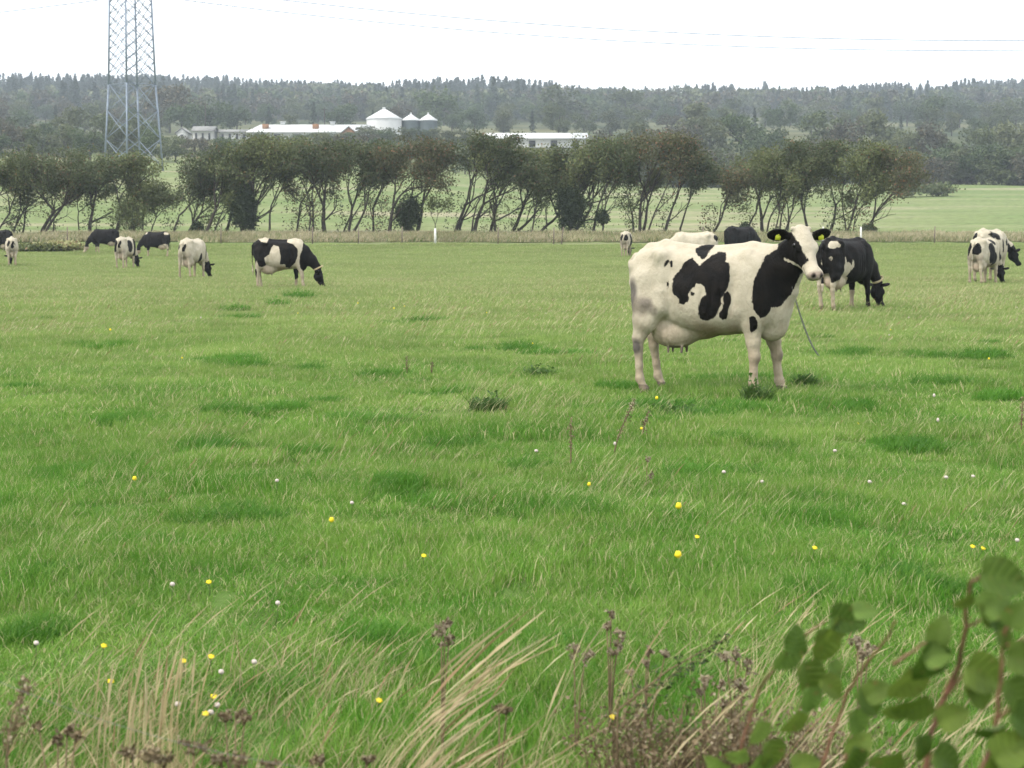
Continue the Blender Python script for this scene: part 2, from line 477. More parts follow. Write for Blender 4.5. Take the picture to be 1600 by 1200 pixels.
def build_grass():
    rs = np.random.RandomState(5)
    # near zone
    src = []
    for i in range(5):
        V, Fs, r = blades(1050, 0.5, 0.054, 0.5, 0.0040, 0.15, 10 + i, nseg=2)
        src.append(source("patch_a%d" % i, make_mesh("patch_a%d" % i, V, Fs, M_grass, False, {"rnd": r})))
    p = scatter_grid(2.2, 13, 0.27, 1.0, 1, 1.25)
    hn = vnoise(p[:, 0] * 2.0, p[:, 1] * 1.6, 11, 2)
    instancer("near_grass", src, p, rs.rand(len(p)) * 0.9 - .45, np.column_stack([np.ones(len(p)) * 1.1, np.ones(len(p)) * 1.1, 0.15 + 1.8 * hn]), rs.randint(0, 5, len(p)), "short bright green pasture grass in the near field")
    src = []
    for i in range(4):
        V, Fs, r = blades(1200, 1.0, 0.060, 0.5, 0.008, 0.15, 30 + i, nseg=2)
        src.append(source("patch_b%d" % i, make_mesh("patch_b%d" % i, V, Fs, M_grass, False, {"rnd": r})))
    p = scatter_grid(12.6, 36, 0.52, 1.0, 2, 1.15)
    hn = vnoise(p[:, 0] * 1.5, p[:, 1] * 1.0, 12, 2)
    instancer("middle_grass", src, p, rs.rand(len(p)) * 0.9 - .45, np.column_stack([np.ones(len(p)) * 1.1, np.ones(len(p)) * 1.1, 0.25 + 1.6 * hn]), rs.randint(0, 4, len(p)), "green pasture grass around the standing cow")
    src = []
    for i in range(4):
        V, Fs, r = blades(1000, 2.4, 0.11, 0.5, 0.026, 0.2, 50 + i, nseg=2)
        src.append(source("patch_c%d" % i, make_mesh("patch_c%d" % i, V, Fs, M_grass, False, {"rnd": r})))
    p = scatter_grid(35, 112, 1.25, 1.0, 3, 1.12)
    hn = vnoise(p[:, 0] * .2, p[:, 1] * .2, 13)
    instancer("far_grass", src, p, rs.rand(len(p)) * 0.9 - .45, np.column_stack([np.ones(len(p)) * 1.1, np.ones(len(p)) * 1.1, 0.5 + 1.0 * hn]), rs.randint(0, 4, len(p)), "yellowish green pasture grass around the grazing herd")
    # seed stems through the sward, denser in drifts
    src = []
    for i in range(4):
        V, Fs, r = stems(26, 0.8, 0.17, 0.5, 0.0013, 0.5, 70 + i, headw=0.0028)
        src.append(source("stems_a%d" % i, make_mesh("stems_a%d" % i, V, Fs, M_strawgreen, False, {"rnd": r})))
    p = scatter_grid(3.2, 16, 0.42, 1.0, 4, 1.2)
    dn = vnoise(p[:, 0] * .55 + 3, p[:, 1] * .28, 21)
    # a band of tall dry stems on the near right and along the bottom edge
    u = 800 + F * p[:, 0] / p[:, 1]
    band = np.exp(-((p[:, 1] - (8.6 - (u - 800) * 0.0006)) / 1.5) ** 2) * np.clip((u - 250) / 700, 0.15, 1) + np.exp(-((p[:, 1] - 4.4) / 1.1) ** 2) * .5
    keep = rs.rand(len(p)) < np.clip((dn - .48) * 2.0 + band * .8, 0.10, 1)
    p = p[keep]
    instancer("seed_stems", src, p, rs.rand(len(p)) * 0.6 - .3, 0.6 + .7 * rs.rand(len(p)), rs.randint(0, 4, len(p)), "thin straw coloured grass stems leaning right in the wind")
    src = []
    for i in range(3):
        V, Fs, r = stems(44, 1.6, 0.17, 0.4, 0.0035, 0.5, 80 + i, headw=0.008)
        src.append(source("stems_b%d" % i, make_mesh("stems_b%d" % i, V, Fs, M_strawgreen, False, {"rnd": r})))
    p = scatter_grid(16, 60, 1.1, 1.0, 6, 1.12)
    dn = vnoise(p[:, 0] * .2, p[:, 1] * .1, 22)
    keep = rs.rand(len(p)) < np.clip((p[:, 1] - 16) / 14, 0.1, .9) * np.clip(dn * 2 - .2, 0.2, 1)
    p = p[keep]
    instancer("pale_seed_heads", src, p, rs.rand(len(p)) * 0.6 - .3, 0.7 + .5 * rs.rand(len(p)), rs.randint(0, 3, len(p)), "pale seed heads over the middle of the pasture")
    # dark lush clumps where the photo shows them
    src = []
    for i in range(4):
        V, Fs, r = blades(420, 0.42, 0.125, 0.5, 0.0065, 0.25, 90 + i, disc=True)
        src.append(source("lush_%d" % i, make_mesh("lush_%d" % i, V, Fs, M_lush, False, {"rnd": r})))
    spots = [(170, 662, 3), (210, 668, 2), (310, 698, 4), (365, 650, 4), (345, 570, 4), (540, 660, 2), (590, 663, 4), (520, 628, 3), (700, 700, 3), (800, 730, 2),
             (640, 775, 4), (700, 790, 3), (560, 790, 2), (380, 812, 4), (880, 805, 4), (930, 810, 2), (50, 905, 4), (90, 900, 2), (60, 1000, 3), (800, 545, 3), (850, 590, 2),
             (1010, 660, 4), (1070, 655, 5), (960, 640, 3), (1340, 640, 2), (1420, 700, 4), (1240, 790, 3), (1290, 810, 3), (700, 620, 4), (600, 590, 3), (470, 585, 3), (420, 575, 3),
             (255, 635, 2), (1500, 560, 4), (1480, 600, 3), (1560, 620, 3), (1330, 560, 2), (660, 505, 3), (350, 500, 3), (150, 545, 3), (30, 610, 2), (1380, 905, 3), (1460, 920, 4), (1250, 925, 3),
             (830, 1020, 3), (700, 1060, 3), (1050, 1070, 3), (870, 1080, 3), (560, 1000, 2), (430, 1080, 2), (130, 740, 3), (480, 710, 3), (1130, 745, 3), (1050, 745, 2), (1200, 700, 3), (900, 560, 3), (1100, 600, 3), (1000, 610, 3), (1230, 605, 2), (1190, 630, 3), (1050, 640, 4), (1150, 640, 3)]
    pts = []; sc = []
    for (u_, v_, s_) in spots:
        x, y, z = hit(u_, v_)
        for k in range(int(s_ * 1.5)):
            px = x + rs.randn() * 0.040 * s_ * y / 12; py = y + rs.randn() * 0.15 * y / 12
            pts.append((px, py, float(ground(px, py)))); sc.append((0.35 + .6 * rs.rand()) * min(1.4, 0.5 + y / 24))
    q = scatter_grid(4, 60, 1.0, 1.0, 8, 1.1); q = q[rs.rand(len(q)) < .13]
    for k in q: pts.append(tuple(k)); sc.append(.25 + .6 * rs.rand())
    sc = np.array(sc)
    instancer("lush_grass_clumps", src, np.array(pts), rs.rand(len(pts)) * 1.0 - .5, np.column_stack([sc * 1.1, sc * 1.1, sc * .85]), rs.randint(0, 4, len(pts)), "darker lush grass clumps dotted through the pasture")
    # ungrazed pale strip along the fence under the tree row
    src = []
    for i in range(3):
        V, Fs, r = blades(500, 2.6, 0.42, 0.4, 0.05, 0.35, 100 + i, nseg=2)
        src.append(source("strip_%d" % i, make_mesh("strip_%d" % i, V, Fs, M_strip, False, {"rnd": r})))
    pts = []
    for k in range(620):
        y = 114.5 + rs.rand() * 7 ; x = (rs.rand() * 2 - 1) * y * .34
        pts.append((x, y, float(ground(x, y))))
    instancer("fence_line_grass", src, np.array(pts), rs.rand(len(pts)) * .8 - .4, .6 + .6 * rs.rand(len(pts)), rs.randint(0, 3, len(pts)), "tall pale ungrazed grass along the fence under the trees")
M_strip = leafy("ungrazed_grass", (0.26, 0.25, 0.12), (0.55, 0.47, 0.33), (0.14, 0.19, 0.06), trans=0.3, f2=0.25, nscale=0.15)
build_grass()
# ------------------------------------------------------------------ cows: one continuous surface grown from a distance field
class Field:
    def __init__(s, lo, hi, h):
        s.h = h; s.lo = np.array(lo, float)
        s.n = np.ceil((np.array(hi) - s.lo) / h).astype(int) + 1
        s.D = np.full(s.n, 1.0, np.float32)
    def sub(s, lo, hi):
        a = np.maximum(np.floor((np.array(lo) - s.lo) / s.h).astype(int), 0)
        b = np.minimum(np.ceil((np.array(hi) - s.lo) / s.h).astype(int) + 1, s.n)
        if (b <= a).any(): return None
        ax = [s.lo[i] + np.arange(a[i], b[i]) * s.h for i in range(3)]
        G = np.meshgrid(*ax, indexing='ij')
        return (slice(a[0], b[0]), slice(a[1], b[1]), slice(a[2], b[2])), G
    def merge(s, sl, d, k, cut=False):
        A = s.D[sl]
        if cut:
            d = -d
            hh = np.clip(0.5 - 0.5 * (A - d) / k, 0, 1)
            s.D[sl] = A * (1 - hh) + d * hh + k * hh * (1 - hh)
        else:
            hh = np.clip(0.5 + 0.5 * (d - A) / k, 0, 1)
            s.D[sl] = d * (1 - hh) + A * hh - k * hh * (1 - hh)
    def ell(s, c, r, M=None, k=0.04, cut=False):
        c = np.array(c, float); r = np.array(r, float)
        m = r.max() + k * 2 + .03
        q = s.sub(c - m, c + m)
        if q is None: return
        sl, G = q
        p = [G[i] - c[i] for i in range(3)]
        if M is not None: p = [M[i][0] * p[0] + M[i][1] * p[1] + M[i][2] * p[2] for i in range(3)]
        k0 = np.sqrt(sum((p[i] / r[i]) ** 2 for i in range(3)))
        k1 = np.sqrt(sum((p[i] / r[i] ** 2) ** 2 for i in range(3))) + 1e-9
        s.merge(sl, k0 * (k0 - 1) / k1, k, cut)
    def chain(s, pts, k=0.04, side=None):
        """pts: (x,y,z,a[,b]) a = sideways radius, b = radius in the plane of travel"""
        for i in range(len(pts) - 1):
            p, q = pts[i], pts[i + 1]
            A = np.array(p[:3], float); B = np.array(q[:3], float)
            a0, b0 = (p[3], p[4] if len(p) > 4 else p[3]); a1, b1 = (q[3], q[4] if len(q) > 4 else q[3])
            m = max(a0, b0, a1, b1) + 2 * k + .03
            w = s.sub(np.minimum(A, B) - m, np.maximum(A, B) + m)
            if w is None: continue
            sl, G = w
            T = B - A; L = np.linalg.norm(T); T = T / L
            S = np.array(side if side is not None else (0, 1, 0), float); S = S - T * S.dot(T); S /= np.linalg.norm(S)
            U = np.cross(T, S)
            d = [G[j] - A[j] for j in range(3)]
            t = sum(d[j] * T[j] for j in range(3)); l = sum(d[j] * S[j] for j in range(3)); n_ = sum(d[j] * U[j] for j in range(3))
            tc = np.clip(t / L, 0, 1); e = t - tc * L
            a = a0 + (a1 - a0) * tc; b = b0 + (b1 - b0) * tc; mn = np.minimum(a, b)
            k0 = np.sqrt((l / a) ** 2 + (n_ / b) ** 2 + (e / mn) ** 2)
            k1 = np.sqrt((l / a ** 2) ** 2 + (n_ / b ** 2) ** 2 + (e / mn ** 2) ** 2) + 1e-6
            s.merge(sl, k0 * (k0 - 1) / k1, k)
    def mesh(s):
        D = s.D; h = s.h; S = D < 0
        c = S[:-1, :-1, :-1].astype(np.int8)
        for dx, dy, dz in ((1, 0, 0), (0, 1, 0), (0, 0, 1), (1, 1, 0), (1, 0, 1), (0, 1, 1), (1, 1, 1)):
            c = c + S[dx:D.shape[0] - 1 + dx, dy:D.shape[1] - 1 + dy, dz:D.shape[2] - 1 + dz]
        I = np.argwhere((c > 0) & (c < 8))
        idm = np.full(c.shape, -1, np.int32); idm[I[:, 0], I[:, 1], I[:, 2]] = np.arange(len(I))
        cor = np.array([(x, y, z) for x in (0, 1) for y in (0, 1) for z in (0, 1)])
        val = np.stack([D[I[:, 0] + a, I[:, 1] + b, I[:, 2] + d] for a, b, d in cor], 1).astype(float)
        acc = np.zeros((len(I), 3)); cnt = np.zeros(len(I))
        for i in range(8):
            for j in range(i + 1, 8):
                if np.abs(cor[i] - cor[j]).sum() != 1: continue
                vi, vj = val[:, i], val[:, j]
                m = (vi < 0) != (vj < 0)
                t = np.where(m, vi / np.where(m, vi - vj, 1), 0)
                acc += m[:, None] * (cor[i] + t[:, None] * (cor[j] - cor[i])); cnt += m
        V = (I + acc / cnt[:, None]) * h + s.lo
        Fs = []
        for ax in range(3):
            sh = [slice(None)] * 3; sh2 = [slice(None)] * 3
            sh[ax] = slice(0, -1); sh2[ax] = slice(1, None)
            A, B = S[tuple(sh)], S[tuple(sh2)]
            E = np.argwhere(A != B)
            o1, o2 = [(1, 2), (2, 0), (0, 1)][ax]
            E = E[(E[:, o1] > 0) & (E[:, o2] > 0) & (E[:, o1] < D.shape[o1] - 1) & (E[:, o2] < D.shape[o2] - 1)]
            q = []
            for da, db in ((-1, -1), (0, -1), (0, 0), (-1, 0)):
                K = E.copy(); K[:, o1] += da; K[:, o2] += db
                q.append(idm[K[:, 0], K[:, 1], K[:, 2]])
            q = np.stack(q, 1)
            flip = ~A[E[:, 0], E[:, 1], E[:, 2]]
            q[flip] = q[flip][:, ::-1]
            Fs.append(q)
        return V, np.concatenate(Fs)

def head_frame(P0, fwd, roll=0.0):
    X_ = np.array(fwd, float); X_ /= np.linalg.norm(X_)
    up = np.array([0, 0, 1.0])
    if abs(X_[2]) > .97: up = np.array([1.0, 0, 0])
    Z_ = up - X_ * X_.dot(up); Z_ /= np.linalg.norm(Z_)
    Y_ = np.cross(Z_, X_)
    return np.array(P0, float), np.stack([X_, Y_, Z_])     # rows = axes

HS = 1.10
def add_head(f, P0, M, ears=(0.0, 0.0), fine=True, es=1.0):
    W = lambda p: P0 + M.T @ (np.array(p, float) * HS)
    el = lambda c, r, k=.03, cut=False: f.ell(W(c), np.array(r) * HS, M, k, cut)
    el((.07, 0, -.085), (.12, .100, .105))
    el((.16, 0, -.075), (.12, .100, .085))
    side = M[1]
    f.chain([(*W((.14, 0, -.085)), .088, .075), (*W((.28, 0, -.075)), .062, .060), (*W((.41, 0, -.065)), .058, .050)], .03, side)
    el((.435, 0, -.065), (.062, .074, .054))
    el((.452, 0, -.050), (.046, .066, .036), .02)
    for s_ in (-1, 1):
        el((.15, s_ * .045, -.155), (.115, .045, .085), .04)
        el((.165, s_ * .082, -.040), (.050, .028, .030), .025)
        el((.30, s_ * .045, -.10), (.11, .020, .035), .03)
    f.chain([(*W((.13, 0, -.19)), .060, .055), (*W((.27, 0, -.155)), .042, .040), (*W((.40, 0, -.115)), .046, .030)], .04, side)
    el((.425, 0, -.120), (.045, .048, .026), .012)
    el((.0, 0, -.035), (.06, .065, .045), .03)
    for s_ in (-1, 1):
        el((-.015, s_ * .075, -.030), (.024, .022, .024), .018)
        if fine: el((.500, s_ * .036, -.042), (.020, .013, .017), .006, True)
        if fine: el((.165, s_ * .108, -.062), (.019, .014, .014), .012, True)
    for i, s_ in enumerate((-1, 1)):
        dr = ears[i]
        b = np.array((.025, s_ * .085, -.075)); t = np.array((.0, s_ * .29, -.085 - dr))
        m = (b * .42 + t * .58); ax = (t - b) / np.linalg.norm(t - b)
        # ear axes: along, width (world up-ish), thickness
        wv = np.array((-.25, 0, 1.0)); wv -= ax * wv.dot(ax); wv /= np.linalg.norm(wv)
        tv = np.cross(ax, wv)
        A = np.stack([ax, wv, tv]) @ M
        f.ell(W(m), (.112 * es, .074 * es, .021), A, .014)
        f.chain([(*W(b), .030), (*W(b + (t - b) * .35), .034)], .015)
        if fine:
            sgn = 1.0 if tv[0] > 0 else -1.0
            f.ell(W(m + tv * sgn * .024), (.084 * es, .052 * es, .015), A, .012, True)
    return W

TX = np.array([-.86, -.82, -.74, -.62, -.45, -.25, 0, .22, .42, .58, .70, .79, .85])
TT = np.array([1.12, 1.28, 1.385, 1.425, 1.455, 1.425, 1.405, 1.41, 1.435, 1.43, 1.36, 1.22, 1.1])
TB = np.array([1.02, .93, .82, .74, .69, .62, .565, .575, .60, .60, .62, .76, .95])
TW = np.array([.03, .11, .165, .215, .245, .285, .335, .335, .285, .235, .19, .12, .04])
TC = np.array([.55, .6, .62, .62, .62, .52, .46, .44, .45, .46, .48, .5, .5])       # height of greatest width

def build_cow(pose, h=0.026, name="cow"):
    legs = pose.get('legs', [(0, 0)] * 4)        # foot dx: hind right, hind left, front right, front left
    f = Field((-1.0, -.62, -.03), (pose.get('xmax', 1.55), .62, 1.78), h)
    sl, G = f.sub((-1.0, -.5, .4), (1.0, .5, 1.6))
    x, y, z = G
    xc = np.clip(x, TX[0], TX[-1])
    top = np.interp(xc, TX, TT); bot = np.interp(xc, TX, TB); w = np.interp(xc, TX, TW) * pose.get('fat', 1.0); c = bot + (top - bot) * np.interp(xc, TX, TC)
    zn = np.where(z > c, (z - c) / (top - c), (z - c) / (c - bot))
    p = 2.35
    rr = (np.abs(y / w) ** p + np.abs(zn) ** p) ** (1 / p)
    d = (rr - 1) * np.minimum(w, (top - bot) / 2) * .85 + np.abs(x - xc)
    f.merge(sl, d.astype(np.float32), .02)
    # spine ridge and ribs, hooks, pins
    f.chain([(-.80, 0, 1.30, .035), (-.62, 0, 1.415, .04), (-.42, 0, 1.445, .05), (0, 0, 1.385, .05), (.45, 0, 1.42, .05), (.62, 0, 1.40, .05)], .06)
    for s_ in (-1, 1):
        f.ell((-.43, s_ * .205, 1.350), (.090, .055, .055), k=.09)          # hook bones
        f.ell((-.80, s_ * .105, 1.245), (.05, .040, .05), k=.06)            # pin bones
        f.ell((-.20, s_ * .355, 1.22), (.14, .10, .13), k=.07, cut=True)
        f.ell((-.31, s_ * .315, 1.0), (.030, .05, .24), k=.06, cut=True)     # flank hollow
        f.ell((-.62, s_ * .285, 1.33), (.12, .06, .07), k=.09, cut=True)     # hollow between hook and pin
        f.ell((.53, s_ * .185, 1.00), (.15, .085, .34), k=.07)              # shoulder
        f.ell((.44, s_ * .17, 1.27), (.07, .05, .14), k=.06)                # shoulder blade
        f.ell((.34, s_ * .325, 1.05), (.035, .05, .26), k=.05, cut=True)
        for rb in range(5): f.ell((.22 - rb * .085, s_ * (.333 + .010 * rb), .93), (.013, .022, .22), k=.028, cut=True)
        f.ell((-.30, s_ * .30, .74), (.035, .06, .14), k=.05, cut=True)     # hollow behind shoulder
    for i, s_ in enumerate((-1, 1)):
        dx, dy = legs[i]
        yy = s_ * .165
        f.chain([(-.60, s_ * .13, 1.12, .11, .21), (-.57, s_ * .155, .88, .105, .20), (-.62 + dx * .3, s_ * .175, .70, .078, .135), (-.685 + dx * .6, yy + dy * .5, .54, .050, .078)], .06)
        f.chain([(-.40, s_ * .20, .98, .06, .10), (-.42 + dx * .2, s_ * .20, .84, .06, .075), (-.55 + dx * .4, s_ * .18, .68, .05, .06)], .06)  # stifle
        f.chain([(-.700 + dx * .6, yy + dy * .5, .535, .046, .066), (-.690 + dx * .65, yy + dy * .55, .44, .042, .056), (-.675 + dx * .85, yy + dy * .85, .26, .036, .042), (-.665 + dx * .95, yy + dy, .14, .041, .048), (-.63 + dx, yy + dy, .075, .036, .042)], .03)
        f.chain([(-.625 + dx, yy + dy, .055, .042, .048), (-.600 + dx, yy + dy, .02, .048, .062)], .012)
        dx, dy = legs[2 + i]
        yy = s_ * .15
        f.chain([(.47 + dx * .2, s_ * .165, .86, .085, .13), (.50 + dx * .45, s_ * .160, .70, .075, .105), (.52 + dx * .7, yy + dy * .5, .52, .054, .068), (.53 + dx * .8, yy + dy * .7, .405, .048, .054)], .03)
        f.ell((.540 + dx * .8, yy + dy * .72, .375), (.052, .049, .060), k=.03)
        f.chain([(.53 + dx * .8, yy + dy * .75, .36, .043, .046), (.53 + dx * .9, yy + dy * .9, .22, .035, .038), (.53 + dx, yy + dy, .125, .042, .046), (.545 + dx, yy + dy, .075, .038, .042)], .025)
        f.chain([(.55 + dx, yy + dy, .055, .043, .048), (.575 + dx, yy + dy, .02, .049, .062)], .012)
    # udder, teats, navel, brisket
    if pose.get('udder', 1):
        us = pose.get('udder', 1)
        f.ell((-.31, 0, .62), (.25, .170 * us, .185), k=.016)
        f.ell((-.45, 0, .64), (.15, .150 * us, .175 * us), k=.03)
        f.ell((-.10, 0, .61), (.20, .12, .085), k=.06)
        for tx, ty in ((-.22, -.075), (-.22, .075), (-.36, -.065), (-.36, .065)):
            f.chain([(tx, ty, .48, .019), (tx, ty * 1.15, .40, .013)], .012)
    f.ell((.64, 0, .665), (.15, .115, .140), k=.025)
    f.ell((.70, 0, .82), (.12, .125, .19), k=.06)
    # tail
    tp = pose.get('tail', (0.0, 0.0))
    f.chain([(-.80, 0, 1.34, .034), (-.865, 0, 1.27, .026), (-.885 + tp[0] * .3, tp[1] * .3, 1.08, .020), (-.875 + tp[0] * .7, tp[1] * .7, .82, .017), (-.865 + tp[0], tp[1], .66, .018)], .025)
    f.chain([(-.865 + tp[0], tp[1], .68, .022), (-.86 + tp[0], tp[1], .54, .034, .030), (-.86 + tp[0], tp[1], .40, .014)], .02)
    # neck and head
    f.chain(pose['neck'], .08)
    if 'dewlap' in pose: f.chain(pose['dewlap'], .06)
    P0, M = head_frame(pose['poll'], pose['fwd'])
    add_head(f, P0, M, pose.get('ears', (0, 0)), h < .02)
    V, Fs = f.mesh()
    # shorter hindquarters, as the animals in the photograph have
    V[:, 0] = np.where(V[:, 0] < -.35, -.35 + (V[:, 0] + .35) * .82, V[:, 0])
    V[:, 2] *= pose.get('zs', 1.0)
    return V, Fs, P0, M

def graze(neck_y=0.0, fx=0.35, low=0.0):
    return dict(neck=[(.50, 0, 1.13, .17, .27), (.70, neck_y * .2, 1.05, .135, .23), (.93, neck_y * .5, .84, .100, .165), (1.12, neck_y * .85, .60, .080, .115)],
                poll=(1.20, neck_y, .56 - low), fwd=(fx, neck_y * .4, -.93), ears=(.02, .02),
                xmax=1.75)

def seg_sd(px, py, poly):
    """signed distance to a polygon, positive inside"""
    poly = np.asarray(poly, float); n = len(poly)
    d = np.full(px.shape, 1e9); ins = np.zeros(px.shape, bool)
    for i in range(n):
        a = poly[i]; b = poly[(i + 1) % n]
        ex, ey = b - a; wx = px - a[0]; wy = py - a[1]
        t = np.clip((wx * ex + wy * ey) / (ex * ex + ey * ey + 1e-12), 0, 1)
        d = np.minimum(d, (wx - ex * t) ** 2 + (wy - ey * t) ** 2)
        c1 = (a[1] <= py) & (b[1] > py); c2 = (a[1] > py) & (b[1] <= py)
        cr = ex * wy - ey * wx
        ins ^= (c1 & (cr > 0)) | (c2 & (cr < 0))
    return np.where(ins, 1, -1) * np.sqrt(d)

def blob_sd(V, blobs):
    out = np.full(len(V), -1.0)
    # ragged, unequal outlines: the patches are looked up in a wavering space
    V = V + .075 * (np.stack([vnoise(V[:, 0] * 4 + 1, V[:, 2] * 4 + V[:, 1] * 3, 71), vnoise(V[:, 0] * 4 + 9, V[:, 2] * 4 + V[:, 1] * 3, 72), vnoise(V[:, 0] * 4 + 5, V[:, 2] * 4 - V[:, 1] * 3, 73)], 1) - .5) * 2
    for (c, r) in blobs:
        r = np.array(r, float); q = (V - np.array(c)) / r
        k0 = np.sqrt((q ** 2).sum(1)); out = np.maximum(out, (1 - k0) * r.min())
    return out

M_hide = None
def hide_material():
    m, n, out = new_mat("cow_hide")
    a = N(n, "ShaderNodeAttribute"); a.attribute_name = "coat"
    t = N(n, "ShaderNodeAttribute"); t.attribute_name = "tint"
    tc = N(n, "ShaderNodeTexCoord")
    nz = N(n, "ShaderNodeTexNoise"); nz.inputs['Scale'].default_value = 34; nz.inputs['Detail'].default_value = 8; nz.inputs['Roughness'].default_value = .68
    nb = N(n, "ShaderNodeTexNoise"); nb.inputs['Scale'].default_value = 9; nb.inputs['Detail'].default_value = 4
    mp = N(n, "ShaderNodeMapping"); mp.inputs['Scale'].default_value = (1, 1, .45)
    n.links.new(tc.outputs['Object'], mp.inputs['Vector'])
    n.links.new(mp.outputs[0], nz.inputs['Vector']); n.links.new(tc.outputs['Object'], nb.inputs['Vector'])
    s1 = N(n, "ShaderNodeMath", operation='MULTIPLY_ADD'); s1.inputs[1].default_value = .046; n.links.new(nz.outputs['Fac'], s1.inputs[0])
    s0 = N(n, "ShaderNodeMath", operation='ADD'); s0.inputs[1].default_value = -.023
    n.links.new(a.outputs['Fac'], s0.inputs[0]); n.links.new(s0.outputs[0], s1.inputs[2])
    mr = N(n, "ShaderNodeMapRange"); mr.inputs['From Min'].default_value = -.004; mr.inputs['From Max'].default_value = .004
    n.links.new(s1.outputs[0], mr.inputs['Value'])
    var = ramp(n, nb.outputs['Fac'], [(0.3, (.88, .86, .82)), (0.7, (1.04, 1.03, 1.02))])
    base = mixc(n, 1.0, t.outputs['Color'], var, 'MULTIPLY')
    bl = ramp(n, nb.outputs['Fac'], [(0.3, (.004, .004, .004)), (0.7, (.011, .009, .0075))])
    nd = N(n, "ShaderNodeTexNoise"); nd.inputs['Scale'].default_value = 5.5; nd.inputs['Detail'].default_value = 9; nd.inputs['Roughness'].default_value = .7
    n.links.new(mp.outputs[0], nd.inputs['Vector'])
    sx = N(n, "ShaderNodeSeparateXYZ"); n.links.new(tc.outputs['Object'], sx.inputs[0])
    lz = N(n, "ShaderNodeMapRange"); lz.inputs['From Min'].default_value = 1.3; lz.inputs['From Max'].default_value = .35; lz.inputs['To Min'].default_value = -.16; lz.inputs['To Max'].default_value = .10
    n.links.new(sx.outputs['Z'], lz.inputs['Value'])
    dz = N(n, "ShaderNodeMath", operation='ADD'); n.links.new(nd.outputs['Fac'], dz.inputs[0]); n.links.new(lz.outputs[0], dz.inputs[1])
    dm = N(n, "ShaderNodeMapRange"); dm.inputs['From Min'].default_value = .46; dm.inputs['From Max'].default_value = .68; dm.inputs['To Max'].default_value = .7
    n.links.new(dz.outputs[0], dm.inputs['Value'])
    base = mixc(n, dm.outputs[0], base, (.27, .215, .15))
    c = mixc(n, mr.outputs['Result'], base, bl)
    b = N(n, "ShaderNodeBsdfPrincipled"); b.inputs['Roughness'].default_value = .62
    b.inputs['Specular IOR Level'].default_value = .10
    
    n.links.new(c, b.inputs['Base Color'])
    bp = N(n, "ShaderNodeBump"); bp.inputs['Strength'].default_value = .75; bp.inputs['Distance'].default_value = .02
    hs_ = N(n, 'ShaderNodeMath', operation='ADD'); n.links.new(nz.outputs['Fac'], hs_.inputs[0]); n.links.new(nb.outputs['Fac'], hs_.inputs[1]); n.links.new(hs_.outputs[0], bp.inputs['Height']); n.links.new(bp.outputs[0], b.inputs['Normal'])
    n.links.new(b.outputs[0], out.inputs['Surface'])
    return m
M_hide = hide_material()
WHITE = np.array((.455, .41, .32)); DIRT = np.array((.36, .29, .21)); PINK = np.array((.62, .42, .34))

def cow_paint(V, P0, M, coat, dirt_shade=1.0, belly_dirt_shade=.5):
    tint = np.repeat(WHITE[None], len(V), 0)
    Hh = (V - P0) @ M.T / HS
    def blend(w, col):
        nonlocal tint
        w = np.clip(w, 0, 1)[:, None]; tint = tint * (1 - w) + np.array(col) * w
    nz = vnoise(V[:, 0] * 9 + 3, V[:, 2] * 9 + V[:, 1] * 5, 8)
    blend((.78 - V[:, 2]) * 1.5 * dirt_shade * (0.3 + nz), (.40, .32, .22))                       # stained legs
    blend(np.clip(1 - np.abs(V[:, 2] - .80) / .24, 0, 1) * np.clip((-.48 - V[:, 0]) / .12, 0, 1) * dirt_shade * (nz * 1.5 - .1), (.20, .17, .13))
    blend(np.clip((.71 - V[:, 2]) / .07, 0, 1) * np.clip((V[:, 0] + .15) / .1, 0, 1) * np.clip((.42 - V[:, 0]) / .08, 0, 1) * (V[:, 2] > .5) * dirt_shade * nz * 1.3, (.25, .18, .12))  # brown belly stain, with the underside's shade painted into the tint
    ud = np.clip(1 - np.sqrt(((V[:, 0] + .38) / .30) ** 2 + (V[:, 1] / .22) ** 2 + ((V[:, 2] - .58) / .2) ** 2), 0, 1) * 3
    blend(ud * .6, (.66, .52, .42))
    tt = (V[:, 2] < .455) & (np.abs(V[:, 1]) < .11) & (V[:, 0] > -.42) & (V[:, 0] < -.17)
    blend(tt * 1.0, (.10, .08, .08))
    blend((V[:, 2] < .075) * 1.0, (.06, .05, .045))                                         # hooves
    hd = (Hh[:, 0] > -.1) & (Hh[:, 0] < .6) & (np.abs(Hh[:, 1]) < .12) & (Hh[:, 2] > -.26) & (Hh[:, 2] < .1)
    mz = hd * np.clip((Hh[:, 0] - .455) / .02, 0, 1) * np.clip((Hh[:, 2] + .10) / .02, 0, 1)
    blend(mz * .7, (.30, .22, .19))
    no = [np.clip(1.7 - np.sqrt(((Hh[:, 0] - .495) / .020) ** 2 + ((Hh[:, 1] - s_ * .036) / .016) ** 2 + ((Hh[:, 2] + .042) / .02) ** 2), 0, 1) for s_ in (-1, 1)]
    blend(np.maximum(no[0], no[1]), (.015, .012, .012))
    blend(hd * (Hh[:, 0] > .36) * np.clip(1 - np.abs(Hh[:, 2] + .108) / .008, 0, 1) * .8, (.05, .04, .04))
    tl = (V[:, 0] < -.80) & (V[:, 2] < .72) & (np.abs(V[:, 1]) < .12)
    blend(tl * .85, (.12, .10, .08))
    return tint, Hh

